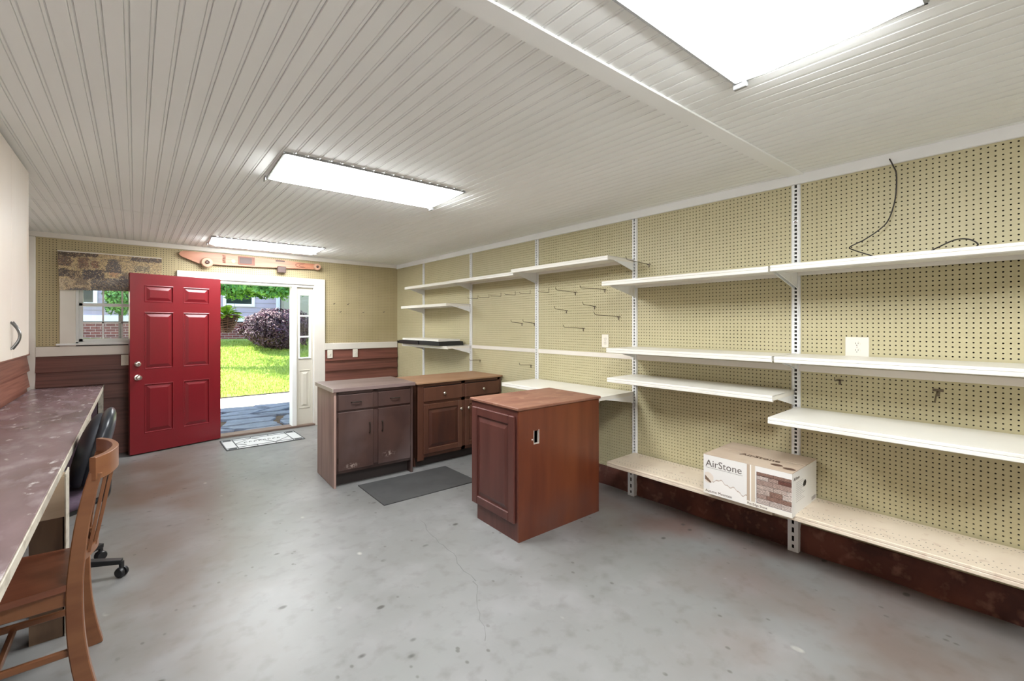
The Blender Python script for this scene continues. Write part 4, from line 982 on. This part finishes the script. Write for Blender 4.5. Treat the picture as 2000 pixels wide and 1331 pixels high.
# tree whose branches hang into the top of the doorway view
tb = (.55, 13.6, zg(.55, 13.6)-.05)
t = thing('leafy_tree', tb, 'green tree with low branches before the neighbouring house', 'tree')
MB().tube(spline([tb, (.6, 13.6, 1.6), (.8, 13.65, 2.6), (1.2, 13.7, 3.5)]), .09, 10).build('trunk', m_bark, t)
for q_ in (((.8, 13.65, 2.6), (1.8, 13.5, 2.95), (2.9, 13.4, 2.5)), ((.75, 13.62, 2.4), (1.5, 13.3, 2.75), (2.3, 13.1, 2.42)), ((.9, 13.7, 2.9), (2.2, 14.2, 3.3), (3.4, 14.1, 2.6))):
    MB().tube(spline(q_), .025, 7).build('branch', m_bark, t)
for k, (c, r_, n_) in enumerate((((2.45, 13.35, 2.46), (.95, .6, .26), 3000), ((3.15, 13.9, 2.55), (.7, .5, .30), 1700), ((1.70, 13.2, 2.44), (.5, .4, .26), 1100), ((1.6, 13.7, 3.6), (1.6, 1.2, .7), 3000))):
    me = leaves(c, r_, n_, .075, 30+k, .3, .15); me.materials.append(m_green); o = link('foliage', me, t); o['kind'] = 'stuff'
# shrub seen through the window
t = thing('green_shrub', (-.35, 16.7, 1.0), 'tall green shrub against the house, seen through the window', 'shrub')
me = leaves((-.33, 16.7, 2.3), (.34, .3, .55), 1600, .07, 51, .2, .4); me.materials.append(m_green); o = link('foliage', me, t); o['kind'] = 'stuff'
MB().tube([(-.33, 16.75, zg(-.3, 16.7)-.1), (-.33, 16.72, 2.2)], .03, 8).build('stem', m_bark, t)
# hanging basket under the added roof
m_wick = mat('wicker_brown', sc(112, 78, 56), .7); m_coco = mat('basket_soil', sc(58, 44, 34), .9)
hb = (1.145, 8.6)
t = thing('hanging_basket', (hb[0], hb[1], 1.32), 'brown wicker basket with a lime-green plant hanging outside the door', 'hanging basket')
wk = MB()
for k in range(9):
    z = 1.335+.034*k; rr = .055+.125*(k/8)**.7
    wk.tube([(hb[0]+rr*math.cos(a), hb[1]+rr*math.sin(a), z+.006*math.sin(5*a+k)) for a in [i*2*PI/24 for i in range(25)]], .010, 6)
for k in range(12):
    a = k*PI/6; wk.tube([(hb[0]+(.055+.125*(i/8)**.7)*math.cos(a), hb[1]+(.055+.125*(i/8)**.7)*math.sin(a), 1.335+.034*i) for i in range(9)], .007, 5)
wk.build('wicker', m_wick, t)
MB().lathe((hb[0], hb[1], 1.40), [(.06, 0), (.12, .10), (.155, .20), (.002, .205)], 'z', 18).build('soil', m_coco, t)
ch = MB()
for k in range(3):
    a = k*2*PI/3+.4; ch.tube([(hb[0]+.18*math.cos(a), hb[1]+.18*math.sin(a), 1.61), (hb[0], hb[1], 2.3), (hb[0], hb[1], 2.66)], .003, 5)
ch.build('chain', m_bronze, t)
R = random.Random(9); v = []; f = []
for k in range(46):
    a = R.uniform(0, 6.28); el_ = R.uniform(.1, 1.3); L = R.uniform(.14, .27); wv = L*.24
    d0 = Vector((math.cos(a)*math.cos(el_), math.sin(a)*math.cos(el_), math.sin(el_))); sd_ = Vector((-math.sin(a), math.cos(a), 0)); b0 = Vector((hb[0], hb[1], 1.60))+d0*R.uniform(.02, .10); o = len(v)
    for i in range(6):
        s_ = i/5; p = b0+d0*L*s_-Vector((0, 0, .12*L*s_*s_*4)); w = wv*math.sin(PI*min(.98, s_*.92+.06)); v += [p-sd_*w, p+Vector((0, 0, -w*.3)), p+sd_*w]
    for i in range(5):
        q_ = o+3*i; f += [(q_, q_+1, q_+4, q_+3), (q_+1, q_+2, q_+5, q_+4)]
MB().add(v, f).build('leaves', m_lime, t)
# neighbouring house
m_mauve = mat('siding_mauve', sc(176, 162, 172), .6, layers=[N((1, 3, 3), .4, .7, sc(164, 150, 160), .6)])
m_brick = mat('brick_base', sc(130, 70, 58), .8, layers=[dict(t='brick', s=(4.6, 4.6, 4.6), c=(sc(132, 70, 58), sc(104, 54, 46), sc(176, 158, 146)))])
m_wglass = mat('house_glass', sc(44, 52, 50), .08)
HY_ = 17.5
t = thing('neighbour_house', (3, HY_, .8), 'mauve clapboard house with white window trim and brick base beyond the lawn', 'house')
lb_ = MB(); z = 1.72; k = 0
while z < 5.2:
    lb_.prism([(HY_-.02, z), (HY_-.004, z+.175), (HY_+.01, z+.175), (HY_+.01, z)], 'x', -6, 12); z += .165
lb_.build('siding', m_mauve, t, False)
MB().box(-6, 12, HY_+.01, HY_+4, .2, 5.2).build('walls', m_mauve, t)
MB().box(-6, 12, HY_-.03, HY_+.02, .3, 1.53).build('brick_base', m_brick, t)
MB().box(-6, 12, HY_-.05, HY_+.02, 1.56, 1.735).build('band_board', m_trimw, t)
MB().box(-6, 12, HY_-.035, HY_+.02, 1.53, 1.56).build('vent_strip', m_slot, t)
def hwin(x0, x1, z0, z1):
    b = MB(); e = .09
    b.box(x0-e, x0, HY_-.05, HY_, z0-e, z1+e).box(x1, x1+e, HY_-.05, HY_, z0-e, z1+e).box(x0, x1, HY_-.05, HY_, z0-e, z0).box(x0, x1, HY_-.05, HY_, z1, z1+e)
    o = b.build('window', m_trimw, t, False); MB().box(x0, x1, HY_-.022, HY_-.018, z0, z1).build('pane', m_wglass, o, False)
hwin(2.32, 3.07, 2.17, 3.3); hwin(-1.18, -.92, 2.1, 3.2)
MB().box(3.83, 3.95, HY_-.09, HY_-.02, .9, 5).build('downspout', m_trimw, t)
MB().box(3.98, 6.2, HY_-.5, HY_-.02, .8, 4.2).build('bay', mat('bay_olive', sc(150, 146, 128), .7), t)
MB().prism([(HY_-.5, 5.1), (HY_-.5, 5.3), (HY_+2, 6.6), (HY_+4.4, 5.3), (HY_+4.4, 5.1)], 'x', -6.4, 12.4).build('roof', mat('house_roof', sc(96, 92, 90), .9), t, False)
